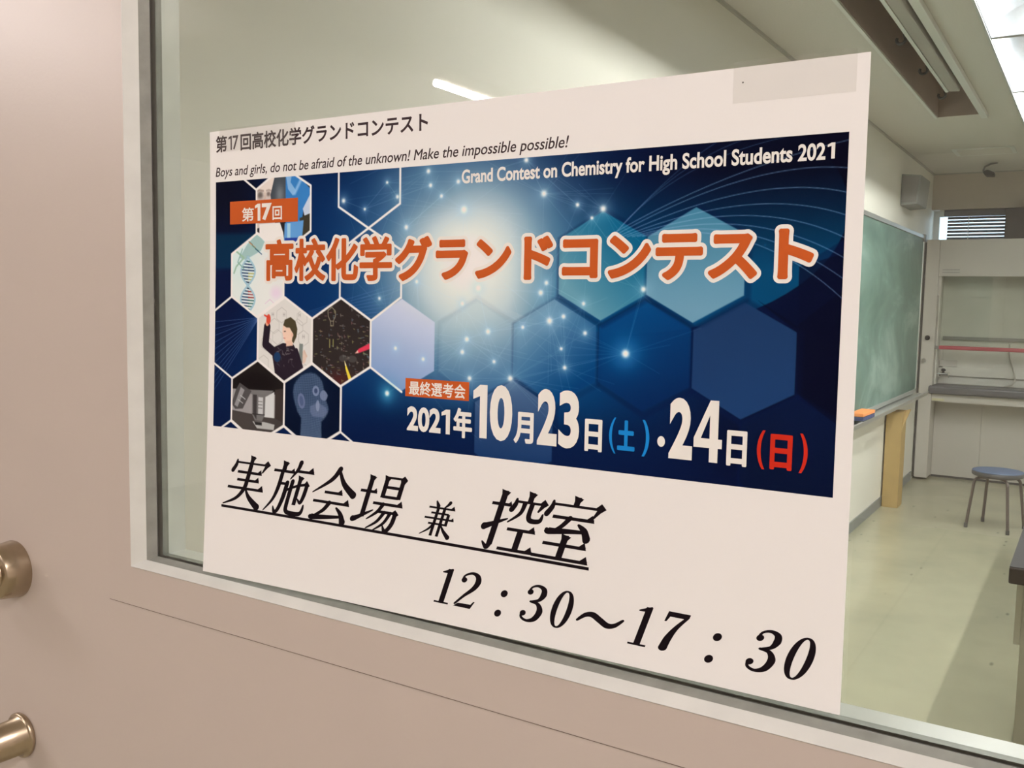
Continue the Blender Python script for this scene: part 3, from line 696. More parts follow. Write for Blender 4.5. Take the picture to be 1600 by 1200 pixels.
poly([(98, 101), (114, 101), (108, 114), (100, 114)], (36, 58, 140))
# double helix
cell('dna', (226, 228, 232)); blob(40, 120, 22, 30, (204, 216, 230), .8); blob(88, 150, 10, 8, (226, 190, 200), .7); line([(74, 160), (80, 156), (86, 160), (92, 156)], .6, (214, 150, 160), .6)
poly([(50, 106), (63, 96), (73, 104), (68, 112), (58, 116), (48, 120), (40, 118)], (150, 178, 168), .9)
hel = lambda ph: [(51.5 + 9.2 * math.sin(math.pi * (v_ - 118) / 25.5 + ph), v_) for v_ in np.linspace(117, 176, 60)]
for v_ in np.arange(118.5, 176, 2.75):
    hw = 9 * abs(math.cos(math.pi * (v_ - 131) / 25.5 ))
    if hw < 2: continue
    kcol = [(38, 62, 92), (60, 110, 96), (150, 60, 52), (44, 58, 76), (176, 170, 96)][int(v_ * 1.7) % 5]
    line([(51.5 - hw, v_ - .5), (51.5 + hw * .2, v_ + .2)], 1.25, (40, 66, 92)); line([(51.5 + hw * .1, v_ + .2), (51.5 + hw, v_ + .5)], 1.25, kcol)
for ph in (0, math.pi):
    line(hel(ph), 1.9, (136, 170, 178)); line(hel(ph), .7, (176, 200, 204))
for k, (x, y) in enumerate(((45, 104), (49, 107), (53, 110), (57, 113))):
    line([(x + 4, y - 3), (x + 12, y + 2)], 1.0, [(70, 110, 90), (190, 130, 90), (90, 130, 110), (60, 90, 110)][k])
line([(36, 112), (46, 118), (36, 126), (33, 132)], 1.8, (150, 180, 150)); line([(44, 110), (38, 122), (46, 128)], 1.2, (130, 168, 150))
# pupil writing on a white board
cell('boy', (216, 206, 194))
for (x, y) in ((86, 180), (76, 196), (95, 170), (115, 180), (120, 172), (73, 214), (124, 220), (90, 190), (122, 190)):
    line(hexa(x, y, 6, 7, 3.5), .5, (168, 160, 150), .7, closed=True)
for (x, y) in ((97, 168), (116, 168), (83, 168), (121, 187)):
    line([(x, y), (x, y + 3)], .6, (150, 142, 134), .8); line([(x + 2, y), (x + 2, y + 3)], .6, (150, 142, 134), .8); line([(x, y + 1.5), (x + 2, y + 1.5)], .6, (150, 142, 134), .8)
JK = (38, 28, 36)
line([(77, 181), (75, 197), (90, 206)], 8.2, JK); poly([(86, 199), (97, 195), (110, 196), (115, 203), (119, 216), (121, 228), (111, 238), (88, 238), (87, 221), (84, 208)], JK)
for k in range(26):
    x, y = rg.uniform(88, 112), rg.uniform(199, 216); line([(x, y), (x + rg.uniform(-3, 3), y + rg.uniform(-2.5, 2.5))], .9, [(110, 100, 98), (84, 76, 78), (60, 54, 60)][k % 3], .8)
oval(90, 208, 4.2, 4.5, (26, 52, 84))
line([(77, 178), (78.5, 173)], 4.4, (224, 150, 118)); oval(78.6, 174, 2.7, 4.6, (206, 74, 52)); line([(73.5, 170.5), (79, 172.5)], 1.6, (206, 60, 44))
poly([(97, 179), (107, 178), (110, 186), (108, 194), (104, 196.5), (100, 195), (97, 189), (96, 185)], (232, 192, 166)); poly([(101, 193), (109, 192), (109, 197), (101, 198)], (222, 178, 152))
poly([(97, 179), (99, 174), (106, 171.5), (112, 175), (114.5, 182), (113.5, 189), (110, 195), (108, 193), (109, 186), (105, 181), (101, 181)], (72, 62, 42)); oval(108.3, 187.5, 1.3, 2, (226, 176, 150))
line([(98.3, 184.6), (100, 184.4)], .9, (70, 50, 44)); line([(97.6, 190.6), (99.6, 190.7)], .7, (190, 110, 100))
oval(122, 207, 3.6, 5.6, (214, 184, 164)); poly([(117, 195), (121.5, 195), (121, 212), (116.5, 211)], (120, 124, 116)); line([(123, 201), (126, 206)], 1.6, (206, 172, 150)); line([(114, 206), (119, 216)], 3, JK)
line([(113.5, 201), (120, 216)], 4, JK)
# dark board with notes
cell('notes', (44, 36, 34)); blob(165, 225, 14, 8, (90, 30, 28), .6)
NC = [(150, 140, 120), (120, 116, 108), (150, 146, 84), (140, 96, 90), (100, 120, 126)]
for k in range(150):
    x, y = rg.uniform(134, 197), rg.uniform(160, 226); L_ = rg.uniform(.8, 3.2); cc = NC[k % 5]
    line([(x, y), (x + L_, y + rg.uniform(-.5, .5))], .55, cc, .7)
    if k % 3 == 0: line([(x, y - 1.2), (x + .3, y + 1.2)], .5, cc, .7)
line([(150.5, 165), (151, 170), (153.5, 174), (157, 174), (159.5, 169), (159, 165), (155, 162), (150.5, 165)], .7, (150, 138, 110), .9); line([(153.6, 174), (154, 178), (157, 178), (157, 174)], .7, (150, 138, 110), .9)
oval(169, 206, 5, 3, (90, 86, 80), .5); oval(179, 206, 5, 3, (90, 86, 80), .5); line([(153, 190), (153, 197)], .8, (170, 164, 90), .9); line([(157, 190), (157, 196)], .8, (170, 164, 90), .9)
poly([(182, 201), (186, 197), (200, 191), (200, 196), (186, 200.5)], (214, 56, 78)); poly([(182, 201), (185, 198.2), (185.8, 200.4)], (226, 190, 160))
poly([(170.3, 208), (173, 213), (180, 226), (176.5, 228), (171.5, 215)], (226, 196, 60)); poly([(170.3, 208), (172.4, 211.6), (171.1, 212.4)], (240, 220, 180))
# grey microscope lenses
cell('lens', (150, 142, 136)); poly([(30, 208), (100, 208), (100, 240), (32, 240)], (30, 24, 22)); poly([(32, 238), (99, 236), (90, 242), (70, 245), (50, 242)], (30, 24, 22)); blob(62, 232, 30, 9, (22, 16, 16), 1, 4)
poly([(44, 240), (86, 239), (80, 245), (50, 243)], (112, 106, 102)); poly([(88, 238), (100, 236), (100, 276), (88, 268)], (56, 46, 42)); poly([(32, 260), (58, 262), (88, 264), (100, 268), (100, 292), (32, 292)], (66, 58, 54))
poly([(75, 246), (87, 240), (87, 264), (75, 264)], (206, 200, 192)); poly([(33, 250), (58, 248), (58, 262), (33, 260)], (150, 142, 138))
poly([(42.5, 234), (58, 241), (47, 258), (37, 259), (32, 254), (38, 240)], (76, 70, 68)); poly([(44, 238), (49, 240.5), (40, 257), (36, 255)], (142, 136, 132)); line([(44, 246), (50, 249)], .8, (190, 184, 178)); line([(41, 250), (47, 253)], .7, (190, 184, 178))
poly([(59, 243), (76, 243), (75.5, 262), (72, 268), (63, 268), (59, 262)], (110, 104, 100)); poly([(60, 244), (65, 244), (65, 267), (60.5, 262)], (60, 54, 52)); poly([(67, 246), (73, 246), (73, 262), (67, 262)], (190, 184, 178)); line([(60, 262), (75, 262)], 1, (50, 44, 42))
for y in (250, 253, 256): line([(67, y), (72, y)], .6, (90, 84, 80))
poly([(60, 269), (75, 268.5), (88, 270), (87, 275), (66, 275)], (176, 170, 162)); poly([(62, 269), (72, 269), (72, 272), (64, 272)], (40, 36, 34))
# wire head in profile
cell('head', (6, 16, 36))
hp = [(110.3, 238.9), (111.5, 232), (114.4, 228.1), (120, 223), (125.6, 221.2), (131, 220.2), (136.7, 220.8), (142, 224), (145.1, 228), (147, 234.6), (149.6, 236.6), (151.5, 239), (150.5, 241.8), (149.4, 243.6), (151.4, 247), (152.8, 251.4),
      (151, 256), (148.5, 259.3), (144.5, 263), (144.6, 270), (146, 292), (119, 292), (120.2, 270), (120.7, 261.4), (116, 256), (113.4, 250), (111, 244)]
poly(hp, (52, 68, 92), .95, 1.2); blob(128, 235, 14, 16, (38, 54, 78), .8); CLIP = hp
for y in np.arange(220, 292, 1.5): line([(106, y + 1.5), (130, y), (156, y + 2)], .4, (128, 142, 164), .42)
for x in np.arange(110, 154, 2.0): line([(x, 218), (x - 2 + (x - 132) * .1, 240), (x - 1, 262), (x * .35 + 86, 292)], .35, (128, 142, 164), .36)
oval(120.5, 246, 4.3, 7, (108, 112, 140), .8, -.2); oval(120.5, 246, 2.4, 4.6, (70, 82, 110), .8, -.2)
oval(137.5, 236, 4.0, 4.6, (130, 136, 160), .8); oval(137.5, 236, 2, 2.3, (50, 62, 90), .9); oval(147, 239.5, 4.6, 4.6, (124, 130, 154), .75)
poly([(131, 250), (140, 246), (150, 250), (152, 254), (147, 259), (134, 259), (131, 255)], (112, 118, 142), .55, .8); oval(140, 249, 2.2, 5, (140, 146, 168), .7)
CLIP = None
# white cell borders
for n in cells: line(cells[n], 2.0, WH, 1, .3, closed=True)
grad_poly(hexa(232, 192.2, 33.8), (206, 204, 216), (128, 152, 190), (240, 160), (222, 228), .93)
line([(199, 212), (199, 172.8), (230.5, 153)], 1.9, WH); line([(199, 212), (232.8, 231)], 1.9, WH)
for sg in (((162, 40), (162, 76), (195.5, 95), (229, 76), (229, 40)), ((195.5, 95), (164, 113), (164, 154.5)), ((195.5, 95), (231, 114), (231, 153)), ((30, 154), (8, 167)), ((8, 217.5), (31.5, 230)), ((31.5, 270.5), (14, 281)),
           ((31.5, 270.5), (50, 281)), ((99.5, 270.5), (80, 281)), ((99.5, 270.5), (118, 281)), ((166.7, 231), (166.7, 270)), ((166.7, 270), (148, 281)), ((166.7, 270), (186, 281)), ((62.5, 57), (44, 45)), ((97, 114), (97, 154))):
    line(sg, 1.9, WH)
for x, y, r in stars:
    blob(x, y, r * 3.6, r * 3.6, (160, 200, 220), .40, 1.5); blob(x, y, r * 1.2, r * 1.2, (250, 246, 230), .95, 2.2)
blob(217.6, 233.1, 9, 9, (40, 150, 180), .5, 1.6); blob(435.2, 190.9, 12, 12, (20, 110, 170), .5, 1.6)
blob(217.6, 233.1, 2, 2, (240, 244, 236), 1, 2.4); blob(435.2, 190.9, 2.6, 2.6, (250, 246, 236), 1, 2.4)

PAPER = lin((228, 215, 204))
def build_banner():
    r = 3.0
    vs = P(UU, VV, .00012).reshape(-1, 3)
    idx = np.arange(NU * NV).reshape(NV, NU)
    fs = np.stack([idx[:-1, :-1], idx[1:, :-1], idx[1:, 1:], idx[:-1, 1:]], -1).reshape(-1, 4)
    org = vs[idx[-1, NU // 2]].copy()
    me = bpy.data.meshes.new('banner'); n = len(vs); nf = len(fs)
    me.vertices.add(n); me.vertices.foreach_set('co', (vs - org).ravel())
    me.loops.add(nf * 4); me.loops.foreach_set('vertex_index', fs.ravel().astype(np.int32))
    me.polygons.add(nf); me.polygons.foreach_set('loop_start', np.arange(0, nf * 4, 4, dtype=np.int32)); me.polygons.foreach_set('use_smooth', np.ones(nf, bool))
    me.update(calc_edges=True)
    a = me.color_attributes.new('print', 'FLOAT_COLOR', 'POINT')
    col = np.clip(lin(IMG * 255) / PAPER * .80, .002, .84).reshape(-1, 3)
    a.data.foreach_set('color', np.concatenate([col, np.ones((n, 1))], 1).astype(np.float32).ravel())
    m = mat('banner_print', (.1, .2, .4), .7, spec=.02); nt = m.node_tree
    at = nt.nodes.new('ShaderNodeAttribute'); at.attribute_name = 'print'
    nt.links.new(at.outputs['Color'], nt.nodes['Principled BSDF'].inputs['Base Color'])
    me.materials.append(m)
    o = bpy.data.objects.new('banner', me); COL.objects.link(o); o.parent = poster
    o.location = Vector(org) - WLOC['poster']; WLOC['banner'] = Vector(org)
    return o
banner = build_banner()

# ---- lettering
class Ink:
    """flat printed shapes in sheet millimetres, later laid on the bent sheet"""
    def __init__(s): s.v = []; s.f = []; s.mi = []; s.off = []
    def add(s, pts, faces, mi, off):
        o = len(s.v); s.v += [tuple(p) for p in pts]; s.off += [off] * len(pts)
        for f in faces: s.f.append([i + o for i in f]); s.mi.append(mi)
    def build(s, name, mats, parent):
        a = np.array(s.v); vs = P(a[:, 0], a[:, 1], np.array(s.off))
        return put(name, vs, s.f, mats, parent, mi=s.mi)
    def rect(s, u0, u1, v0, v1, mi, off, n=12):
        for k in range(n):
            a, b_ = u0 + (u1 - u0) * k / n, u0 + (u1 - u0) * (k + 1) / n
            s.add([(a, v1), (b_, v1), (b_, v0), (a, v0)], [(0, 1, 2, 3)], mi, off)
    def disc(s, u, v, r, mi, off, n=20, ry=None):
        s.add([(u + r * math.cos(2 * math.pi * k / n), v - (ry or r) * math.sin(2 * math.pi * k / n)) for k in range(n)], [tuple(range(n))], mi, off)
    def polygon(s, pts, mi, off): s.add(pts, [tuple(range(len(pts)))], mi, off)

def glyphs(body, bold=0.0, spacing=1.0):
    cu = bpy.data.curves.new('t', 'FONT'); cu.body = body; cu.size = 1; cu.offset = bold; cu.resolution_u = 5; cu.space_character = spacing
    ob = bpy.data.objects.new('t', cu); COL.objects.link(ob)
    dg = bpy.context.evaluated_depsgraph_get(); dg.update()
    me = bpy.data.meshes.new_from_object(ob.evaluated_get(dg))
    n = len(me.vertices); co = np.zeros(n * 3); me.vertices.foreach_get('co', co)
    faces = [list(p.vertices) for p in me.polygons]
    bpy.data.objects.remove(ob); bpy.data.curves.remove(cu); bpy.data.meshes.remove(me)
    return co.reshape(-1, 3)[:, :2], faces
_cap = None
def text(ink, body, u0, u1, v0, v1, mi, off, bold=0.02, shear=0.0, cap=False, outline=None, dil=0.0):
    """fit the ink of a text into a box; cap=True: v0 is cap height and v1 the baseline of Latin letters"""
    global _cap
    co, fs = glyphs(body, bold)
    x0, x1 = co[:, 0].min(), co[:, 0].max()
    if cap:
        if _cap is None: _cap = glyphs('H', 0)[0][:, 1].max()
        y0, y1 = 0.0, _cap
    else: y0, y1 = co[:, 1].min(), co[:, 1].max()
    u0 += dil; u1 -= dil
    if not cap: v0 += dil; v1 -= dil
    sx = (u1 - u0) / (x1 - x0); sy = (v1 - v0) / (y1 - y0)
    yy = (co[:, 1] - y0) * sy
    pts = np.stack([u0 + (co[:, 0] - x0) * sx + shear * yy, v1 - yy], -1)
    # drop mirrored faces
    ink.add(pts.tolist(), fs, mi, off)
    for w, mo, oo in ([(dil, mi, off)] if dil else []) + ([outline] if outline else []):
        cnt = {}
        for f in fs:
            for a, b_ in zip(f, f[1:] + f[:1]):
                k = (min(a, b_), max(a, b_)); cnt[k] = cnt.get(k, 0) + 1
        if oo != off: ink.add(pts.tolist(), fs, mo, oo)
        kk = 0
        for (a, b_), c in cnt.items():
            if c != 1: continue
            kk += 1
            p, q = pts[a], pts[b_]; dv = q - p; L_ = np.hypot(*dv)
            if L_ < 1e-6: continue
            nx = np.array([-dv[1], dv[0]]) / L_ * w
            ang = math.atan2(nx[1], nx[0]); arc = np.linspace(0, math.pi, 9)
            ring = [p + w * np.array([math.cos(ang + t), math.sin(ang + t)]) for t in arc] + [q + w * np.array([math.cos(ang + math.pi + t), math.sin(ang + math.pi + t)]) for t in arc]
            ink.add([tuple(r_) for r_ in ring], [tuple(range(18))[::-1]], mo, oo - 1.2e-6 * (1 + kk * 7 % 61))

def one(ink, u0, u1, v0, v1, mi, off, k=.5):
    w, h = u1 - u0, v1 - v0
    ink.add([(u0 + w * x, v0 + h * y) for x, y in ((1, 0), (1, 1), (1 - k, 1), (1 - k, .17), (1 - k, 0))][:5], [(0, 4, 3), (0, 3, 2, 1)], mi, off)
    ink.add([(u0 + w * (1 - k), v0), (u0 + w * (1 - k), v0 + h * (.10 + .22 * k)), (u0, v0 + h * (.16 + .22 * k)), (u0, v0 + h * .12)], [(0, 3, 2, 1)], mi, off)
ink = Ink(); text(ink, '第', 8.3, 23.4, 4.4, 19.8, 0, .0001, 0, dil=.36); one(ink, 25.4, 29.9, 5.6, 18.4, 0, .0001, .38)
text(ink, '7', 31.0, 38.8, 5.6, 18.4, 0, .0001, .01); text(ink, '回高校化学グランドコンテスト', 41.4, 256.8, 4.6, 20.0, 0, .0001, 0, dil=.38)
ink.build('heading_lettering', [M['soft_ink']], poster)
ink = Ink(); text(ink, 'Boys and girls, do not be afraid of the unknown! Make the impossible possible!', 7.8, 384.0, 33.6, 41.9, 0, .0001, 0, .2, True, dil=.11)
ink.build('tagline_lettering', [M['soft_ink']], poster)

ink = Ink(); text(ink, 'Grand Contest on Chemistry for High School Students 202', 290.5, 569.4, 53.0, 62.8, 0, .0003, .027, 0, True); one(ink, 570.6, 575.2, 52.9, 62.8, 0, .0003, .48)
ink.build('subtitle_lettering', [M['white_ink']], banner)
ink = Ink(); text(ink, '高校化学', 74.2, 221.4, 101.8, 139.4, 0, .00052, 0, outline=(3.9, 1, .0003), dil=1.15)
text(ink, 'グランドコンテスト', 224.6, 565.0, 103.0, 139.4, 0, .00052, 0, outline=(4.3, 1, .0003), dil=1.6)
ink.build('title_lettering', [M['orange'], M['white_ink']], banner)
ink = Ink(); ink.rect(27.6, 114.3, 66.0, 86.9, 0, .00035)
text(ink, '第', 43.6, 59.0, 72.2, 84.8, 1, .0005, 0, dil=.22); one(ink, 60.6, 67.6, 69.2, 84.6, 1, .0005); text(ink, '7', 69.4, 82.0, 69.2, 84.6, 1, .0005, .045); text(ink, '回', 83.0, 94.8, 72.4, 84.6, 1, .0005, 0, dil=.25)
ink.build('edition_label', [M['orange'], M['white_ink']], banner)
ink = Ink(); ink.rect(237.0, 300.6, 219.1, 234.1, 0, .00035); text(ink, '最終選考会', 240.8, 297.2, 221.2, 232.8, 1, .0005, 0, dil=.2)
ink.build('final_round_label', [M['orange'], M['white_ink']], banner)
ink = Ink()
for body, u0, u1, v0, v1, mi, bo in (('202', 239.2, 273.4, 242.2, 262.6, 0, .035), ('年', 286.0, 304.0, 240.2, 264.2, 0, .042), ('0', 320.6, 341.2, 219.6, 263.4, 0, .042),
                                     ('月', 342.8, 360.4, 239.2, 263.4, 0, .042), ('2', 363.6, 380.6, 220.2, 263.0, 0, .036), ('3', 382.0, 399.4, 220.2, 263.6, 0, .036), ('日', 404.2, 418.4, 240.0, 264.0, 0, .045),
                                     ('(', 424.0, 429.4, 237.4, 263.6, 1, .0), ('土', 430.6, 444.4, 238.8, 260.8, 1, .045), (')', 450.0, 455.6, 237.4, 263.6, 1, .02),
                                     ('2', 470.4, 487.6, 219.8, 262.8, 0, .042), ('日', 512.2, 526.2, 239.4, 263.6, 0, .045),
                                     ('(', 533.0, 538.4, 237.6, 263.6, 2, .02), ('日', 541.8, 556.4, 239.4, 263.0, 2, .045), (')', 561.0, 566.4, 237.6, 263.6, 2, .02)):
    text(ink, body, u0, u1, v0, v1, mi, .00035, bo if body[0] in '0123456789()' else 0, dil=0 if body[0] in '0123456789()' else .8)
one(ink, 274.2, 282.6, 242.4, 262.4, 0, .00035, .48); one(ink, 304.8, 318.0, 220.4, 262.6, 0, .00035, .52)
def four(ink, u0, u1, v0, v1, mi, off):
    f = lambda *q: [(u0 + (u1 - u0) * x, v0 + (v1 - v0) * y) for x, y in q]
    ink.add(f((.56, 0), (.56, 1), (.86, 1), (.86, 0)), [(0, 1, 2, 3)], mi, off)
    ink.add(f((0, .62), (0, .77), (1, .77), (1, .62)), [(0, 1, 2, 3)], mi, off + 1e-5)
    ink.add(f((.561, 0), (0, .621), (.25, .621), (.561, .24)), [(0, 1, 2, 3)], mi, off + 2e-5)
four(ink, 488.6, 508.8, 220.2, 262.8, 0, .00035)
ink.disc(464.6, 251.6, 2.9, 0, .00035, ry=3.8)
ink.build('date_lettering', [M['white_ink'], M['cyan_ink'], M['red_ink']], banner)

# brush-drawn serif characters: 0..100 boxes, strokes with changing width
def smooth(pts, ws, n=9):
    if len(pts) == 2: return [tuple(p) for p in pts], list(ws)
    p = [np.array(q, float) for q in pts]; out = []; wo = []
    for i in range(len(p) - 1):
        a, b_, c, d_ = p[max(i - 1, 0)], p[i], p[i + 1], p[min(i + 2, len(p) - 1)]
        for t in np.linspace(0, 1, n, endpoint=False):
            out.append(tuple(.5 * (2 * b_ + (c - a) * t + (2 * a - 5 * b_ + 4 * c - d_) * t * t + (3 * b_ - a - 3 * c + d_) * t ** 3))); wo.append(ws[i] * (1 - t) + ws[i + 1] * t)
    return out + [tuple(p[-1])], wo + [ws[-1]]
HEAVY = 1.22
def brush(B, pts, ws, straight=False):
    ws = [w * HEAVY for w in ws]
    pts, ws = (pts, ws) if straight else smooth(pts, ws)
    p = np.array(pts, float); t = np.gradient(p, axis=0); t /= np.linalg.norm(t, axis=1)[:, None] + 1e-9
    nrm = np.stack([-t[:, 1], t[:, 0]], -1) * (np.array(ws)[:, None] / 2)
    l, r = p + nrm, p - nrm
    for i in range(len(p) - 1): B.append([tuple(l[i]), tuple(l[i + 1]), tuple(r[i + 1]), tuple(r[i])])
    for q, w in ((p[0], ws[0]), (p[-1], ws[-1])):
        if w > 2: B.append([(q[0] + w / 2 * math.cos(a), q[1] + w / 2 * math.sin(a)) for a in np.linspace(0, 2 * math.pi, 13)[:-1]])
def Hs(B, x0, x1, y, w=4.2, cap=1.0):
    w *= HEAVY
    B.append([(x0, y - w / 2), (x1, y - w / 2), (x1, y + w / 2), (x0, y + w / 2)])
    if cap: B.append([(x1 - 13 * cap, y - w / 2 + .2), (x1 - 5 * cap, y - w / 2 - 7.5 * cap), (x1 + 2 * cap, y + w / 2), (x1 - 12 * cap, y + w / 2)])
def Vs(B, x, y0, y1, w=8.6, head=True):
    w *= HEAVY
    B.append([(x - w / 2, y0), (x + w / 2, y0), (x + w / 2, y1), (x - w / 2, y1)])
    if head: B.append([(x - w / 2 - 2.5, y0 - 2), (x + w / 2 + 4, y0 + 2), (x + w / 2, y0 + 8), (x - w / 2, y0 + 6)])
def roof(B):
    Vs(B, 50, 1, 15, 8); brush(B, [(12, 11), (12, 20), (7, 31)], [3.5, 7, 8]); B.append([(11, 13), (90, 13), (90, 17), (11, 17)])
    B.append([(82, 13.5), (89, 6), (99, 14), (92, 20), (84, 31), (81, 30), (85, 17)])
def g_jitsu():
    B = []; roof(B); Hs(B, 20, 82, 33, cap=.8); Hs(B, 24, 80, 48, cap=.8); Hs(B, 5, 96, 64)
    brush(B, [(50, 16), (50, 45), (48, 64), (34, 84), (5, 98)], [8.6, 8.6, 8.4, 6, 2]); brush(B, [(53, 66), (66, 80), (92, 96)], [3, 7, 11]); return B
def g_shi():
    B = []; Vs(B, 27, 2, 19); Hs(B, 3, 54, 20, cap=.7); brush(B, [(25, 20), (24, 52), (18, 76), (3, 98)], [7.5, 7.5, 5.5, 2])
    Hs(B, 25, 42, 43, cap=0); brush(B, [(43, 41), (42, 70), (37, 93), (30, 97), (24, 88)], [8, 8, 7, 6, 2])
    brush(B, [(63, 1), (60, 14), (48, 33)], [8.5, 6.5, 2]); Hs(B, 58, 99, 17); brush(B, [(44, 55), (66, 45), (90, 39)], [4.5, 4.2, 4.5]); B.append([(82, 41), (88, 32), (98, 41), (92, 46)])
    brush(B, [(91, 42), (90, 60), (86, 74), (77, 68)], [7.5, 7.5, 6, 2]); Vs(B, 72, 26, 80, 7.5); brush(B, [(55, 37), (55, 80), (58, 93), (70, 96), (90, 95), (95, 88), (95, 78)], [7.5, 7.5, 7, 7, 7, 6, 3]); return B
def g_kai():
    B = []; brush(B, [(51, 3), (38, 24), (3, 50)], [9, 7, 2]); brush(B, [(50, 4), (68, 28), (95, 46)], [4, 8, 11]); Hs(B, 30, 71, 47, cap=.8); Hs(B, 9, 92, 65)
    brush(B, [(47, 66), (38, 80), (20, 93)], [8, 6.5, 4]); brush(B, [(12, 93), (16, 95), (50, 92), (80, 88)], [4, 9, 6.5, 4]); brush(B, [(66, 73), (79, 83), (88, 97)], [3, 7, 11]); return B
def g_jou():
    B = []; Hs(B, 2, 38, 34, cap=.6); Vs(B, 20, 6, 80, 8.2); brush(B, [(2, 86), (8, 84), (40, 66)], [9, 8, 2])
    Vs(B, 52, 4, 42, 7.6); Vs(B, 86, 6, 42, 7.6); B.append([(52, 4), (86, 4), (86, 8), (52, 8)]); Hs(B, 52, 86, 23, cap=0); Hs(B, 52, 86, 40, cap=0); B.append([(80, 6), (86, 0), (95, 7), (90, 12)])
    Hs(B, 36, 99, 53, cap=.9); brush(B, [(58, 54), (50, 68), (32, 83)], [7, 5.5, 2]); Hs(B, 52, 88, 67, cap=0); B.append([(80, 67), (87, 60), (97, 68), (91, 73)])
    brush(B, [(89, 67), (88, 84), (82, 97), (76, 99), (70, 91)], [7.5, 7.5, 7, 6, 2]); brush(B, [(65, 68), (55, 85), (36, 99)], [6.5, 5, 2]); brush(B, [(78, 68), (70, 86), (52, 101)], [6.5, 5, 2]); return B
def g_ken():
    B = []; brush(B, [(28, 0), (37, 13)], [4, 10]); brush(B, [(72, 0), (68, 6), (58, 16)], [9, 7, 3]); Hs(B, 8, 93, 18, 4.6); Hs(B, 20, 78, 33, 4.6, 0); Hs(B, 3, 99, 48, 4.6, .7); Hs(B, 20, 78, 63, 4.6, 0)
    Vs(B, 78, 33, 66, 8, False); Vs(B, 39, 18, 98, 8, False); Vs(B, 60, 18, 98, 8, False); brush(B, [(38, 64), (26, 80), (2, 97)], [7, 5.5, 2]); brush(B, [(63, 65), (76, 80), (96, 96)], [3, 7, 11]); return B
def g_hikae():
    B = []; Vs(B, 20, 3, 92, 9); brush(B, [(20, 90), (16, 97), (6, 89)], [8, 7, 2]); Hs(B, 2, 38, 25, cap=.5); brush(B, [(1, 64), (8, 61), (38, 47)], [10, 8, 2])
    Vs(B, 68, 1, 16, 8); brush(B, [(44, 14), (44, 22), (40, 31)], [3.5, 7, 8]); B.append([(43, 15.5), (94, 15.5), (94, 19.5), (43, 19.5)]); B.append([(86, 16), (92, 9), (101, 17), (95, 22), (88, 31), (85, 30), (88, 19)])
    brush(B, [(60, 20), (57, 36), (40, 52)], [7, 5.5, 2]); brush(B, [(73, 20), (73, 38), (78, 45), (90, 45), (95, 42), (96, 33)], [7, 7, 6.5, 6.5, 6, 2.5])
    Hs(B, 43, 93, 63, cap=.9); Vs(B, 68, 63, 95, 9, False); Hs(B, 36, 99, 96); return B
def g_shitsu():
    B = []; roof(B); Hs(B, 18, 86, 34, cap=.9); brush(B, [(47, 34), (38, 47), (28, 56)], [7, 6, 5]); brush(B, [(15, 55), (20, 57), (50, 54), (76, 52)], [5, 9, 6.5, 4]); brush(B, [(64, 42), (76, 50), (84, 62)], [3, 8, 10])
    Vs(B, 50, 60, 95, 9); Hs(B, 16, 88, 76, cap=.9); Hs(B, 4, 98, 97); return B
def ball(B, x, y, r): B.append([(x + r * 1.0 * math.cos(a), y + r * 1.15 * math.sin(a)) for a in np.linspace(0, 2 * math.pi, 19)[:-1]])
def n_one():
    B = []; Vs(B, 27, 2, 97, 9.5, False); brush(B, [(31, 2), (22, 9), (9, 13)], [3, 7, 2.5]); B.append([(22.5, 8), (31.7, 0), (31.7, 14)]); Hs(B, 8, 46, 98.3, 3.4, 0); B.append([(22, 97), (16, 98), (38, 98), (32, 97), (31.8, 90), (22.2, 90)]); return B
def n_two():
    B = []; ball(B, 10, 24, 6.6); brush(B, [(7, 26), (9, 12), (24, 2.5), (38, 8), (43, 24), (37, 44), (20, 68), (5, 93)], [4, 3.5, 5, 8, 9.5, 8, 5, 3.5])
    B.append([(3, 100), (44, 100), (50, 79), (46.5, 79), (42, 88), (12, 89.5)]); return B
def n_three():
    B = []; ball(B, 10, 21.5, 6.6); ball(B, 8.5, 80, 6.8); brush(B, [(7, 22), (11, 8), (24, 2.5), (37, 9), (40, 24), (34, 39), (19, 46)], [4, 3.5, 5, 8, 9.5, 6, 4])
    brush(B, [(17, 46), (34, 50), (43, 68), (37, 90), (22, 98), (8, 92), (5, 80)], [4, 6, 9.8, 9, 5, 4, 4]); return B
def n_zero():
    B = []; A = np.linspace(0, 2 * math.pi, 57)
    f = lambda a, rx, ry: (25 + rx * math.copysign(abs(math.cos(a)) ** .92, math.cos(a)), 50.5 + ry * math.sin(a))
    for a, b_ in zip(A[:-1], A[1:]): B.append([f(a, 23, 50.5), f(b_, 23, 50.5), f(b_, 10.2, 45.6), f(a, 10.2, 45.6)])
    return B
def n_seven():
    B = [[(7, 1.5), (48, 1.5), (48, 6), (44, 14), (13, 14), (9, 27), (5, 27)]]; brush(B, [(45, 9), (31, 38), (23, 66), (20, 92)], [4, 6.5, 10, 11.5]); ball(B, 20, 94, 5.6); return B
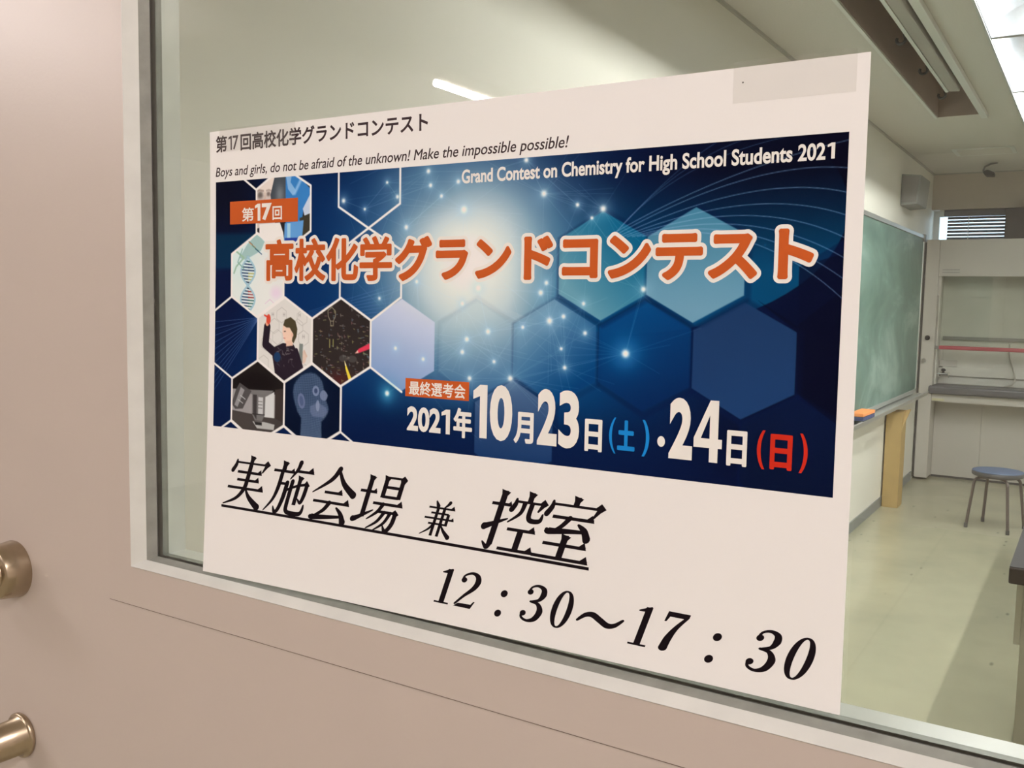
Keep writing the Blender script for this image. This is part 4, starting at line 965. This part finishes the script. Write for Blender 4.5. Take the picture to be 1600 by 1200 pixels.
def n_colon():
    B = []; ball(B, 25, 40, 8.6); ball(B, 25, 95, 8.6); return B
def n_wave():
    B = []; brush(B, [(0, 68), (14, 52), (30, 48), (50, 58), (70, 68), (86, 64), (100, 48)], [4.5, 8, 10, 10, 10, 8, 4.5]); return B
SH = .345
def stamp(ink, polys, u0, vb, sx, sy):
    for q in polys:
        pts = [(u0 + sx * x + SH * sy * (100 - y), vb - sy * (100 - y)) for x, y in q]
        ar = sum(a[0] * b_[1] - b_[0] * a[1] for a, b_ in zip(pts, pts[1:] + pts[:1]))
        ink.polygon(pts if ar < 0 else pts[::-1], 0, .0001)
ink = Ink()
for g, u0, vb, k in ((g_jitsu, 21.0, 350.6, .495), (g_shi, 73.8, 350.8, .495), (g_kai, 126.0, 350.8, .495), (g_jou, 178.5, 350.8, .495), (g_ken, 252.6, 348.2, .30), (g_hikae, 310.5, 350.2, .50), (g_shitsu, 358.0, 350.0, .51)):
    stamp(ink, g(), u0, vb, k, k)
ink.rect(21.8, 410.3, 350.9, 353.4, 0, .0001, 60)
ink.build('venue_lettering', [M['ink']], poster)
ink = Ink(); HEAVY = 1.45
for g, u0, sx in ((n_one, 266.6, .37), (n_two, 287.6, .40), (n_colon, 322.0, .36), (n_three, 349.0, .39), (n_zero, 374.2, .37), (n_wave, 398.5, .352), (n_one, 440.0, .37), (n_seven, 461.6, .40), (n_colon, 495.3, .36), (n_three, 528.2, .39), (n_zero, 552.6, .37)):
    stamp(ink, g(), u0, 401.8, sx, .302)
ink.disc(514.4, 9.8, .55, 0, .0001, 10)
ink.build('time_lettering', [M['ink']], poster)

# clear tape holding the sheet
def tape(u0, u1, v0, v1, label):
    o = sheet('adhesive_tape', u0, u1, v0, v1, 14, 6, .0008, M['tape'], thick=.00005)
    tag(o, label, 'tape', 'clear tape on the poster')
tape(508.2, 586.4, -3.4, 23.0, 'clear tape strip over the top right corner of the poster')
tape(14.0, 111.4, -1.4, 19.5, 'clear tape strip along the top left corner of the poster')
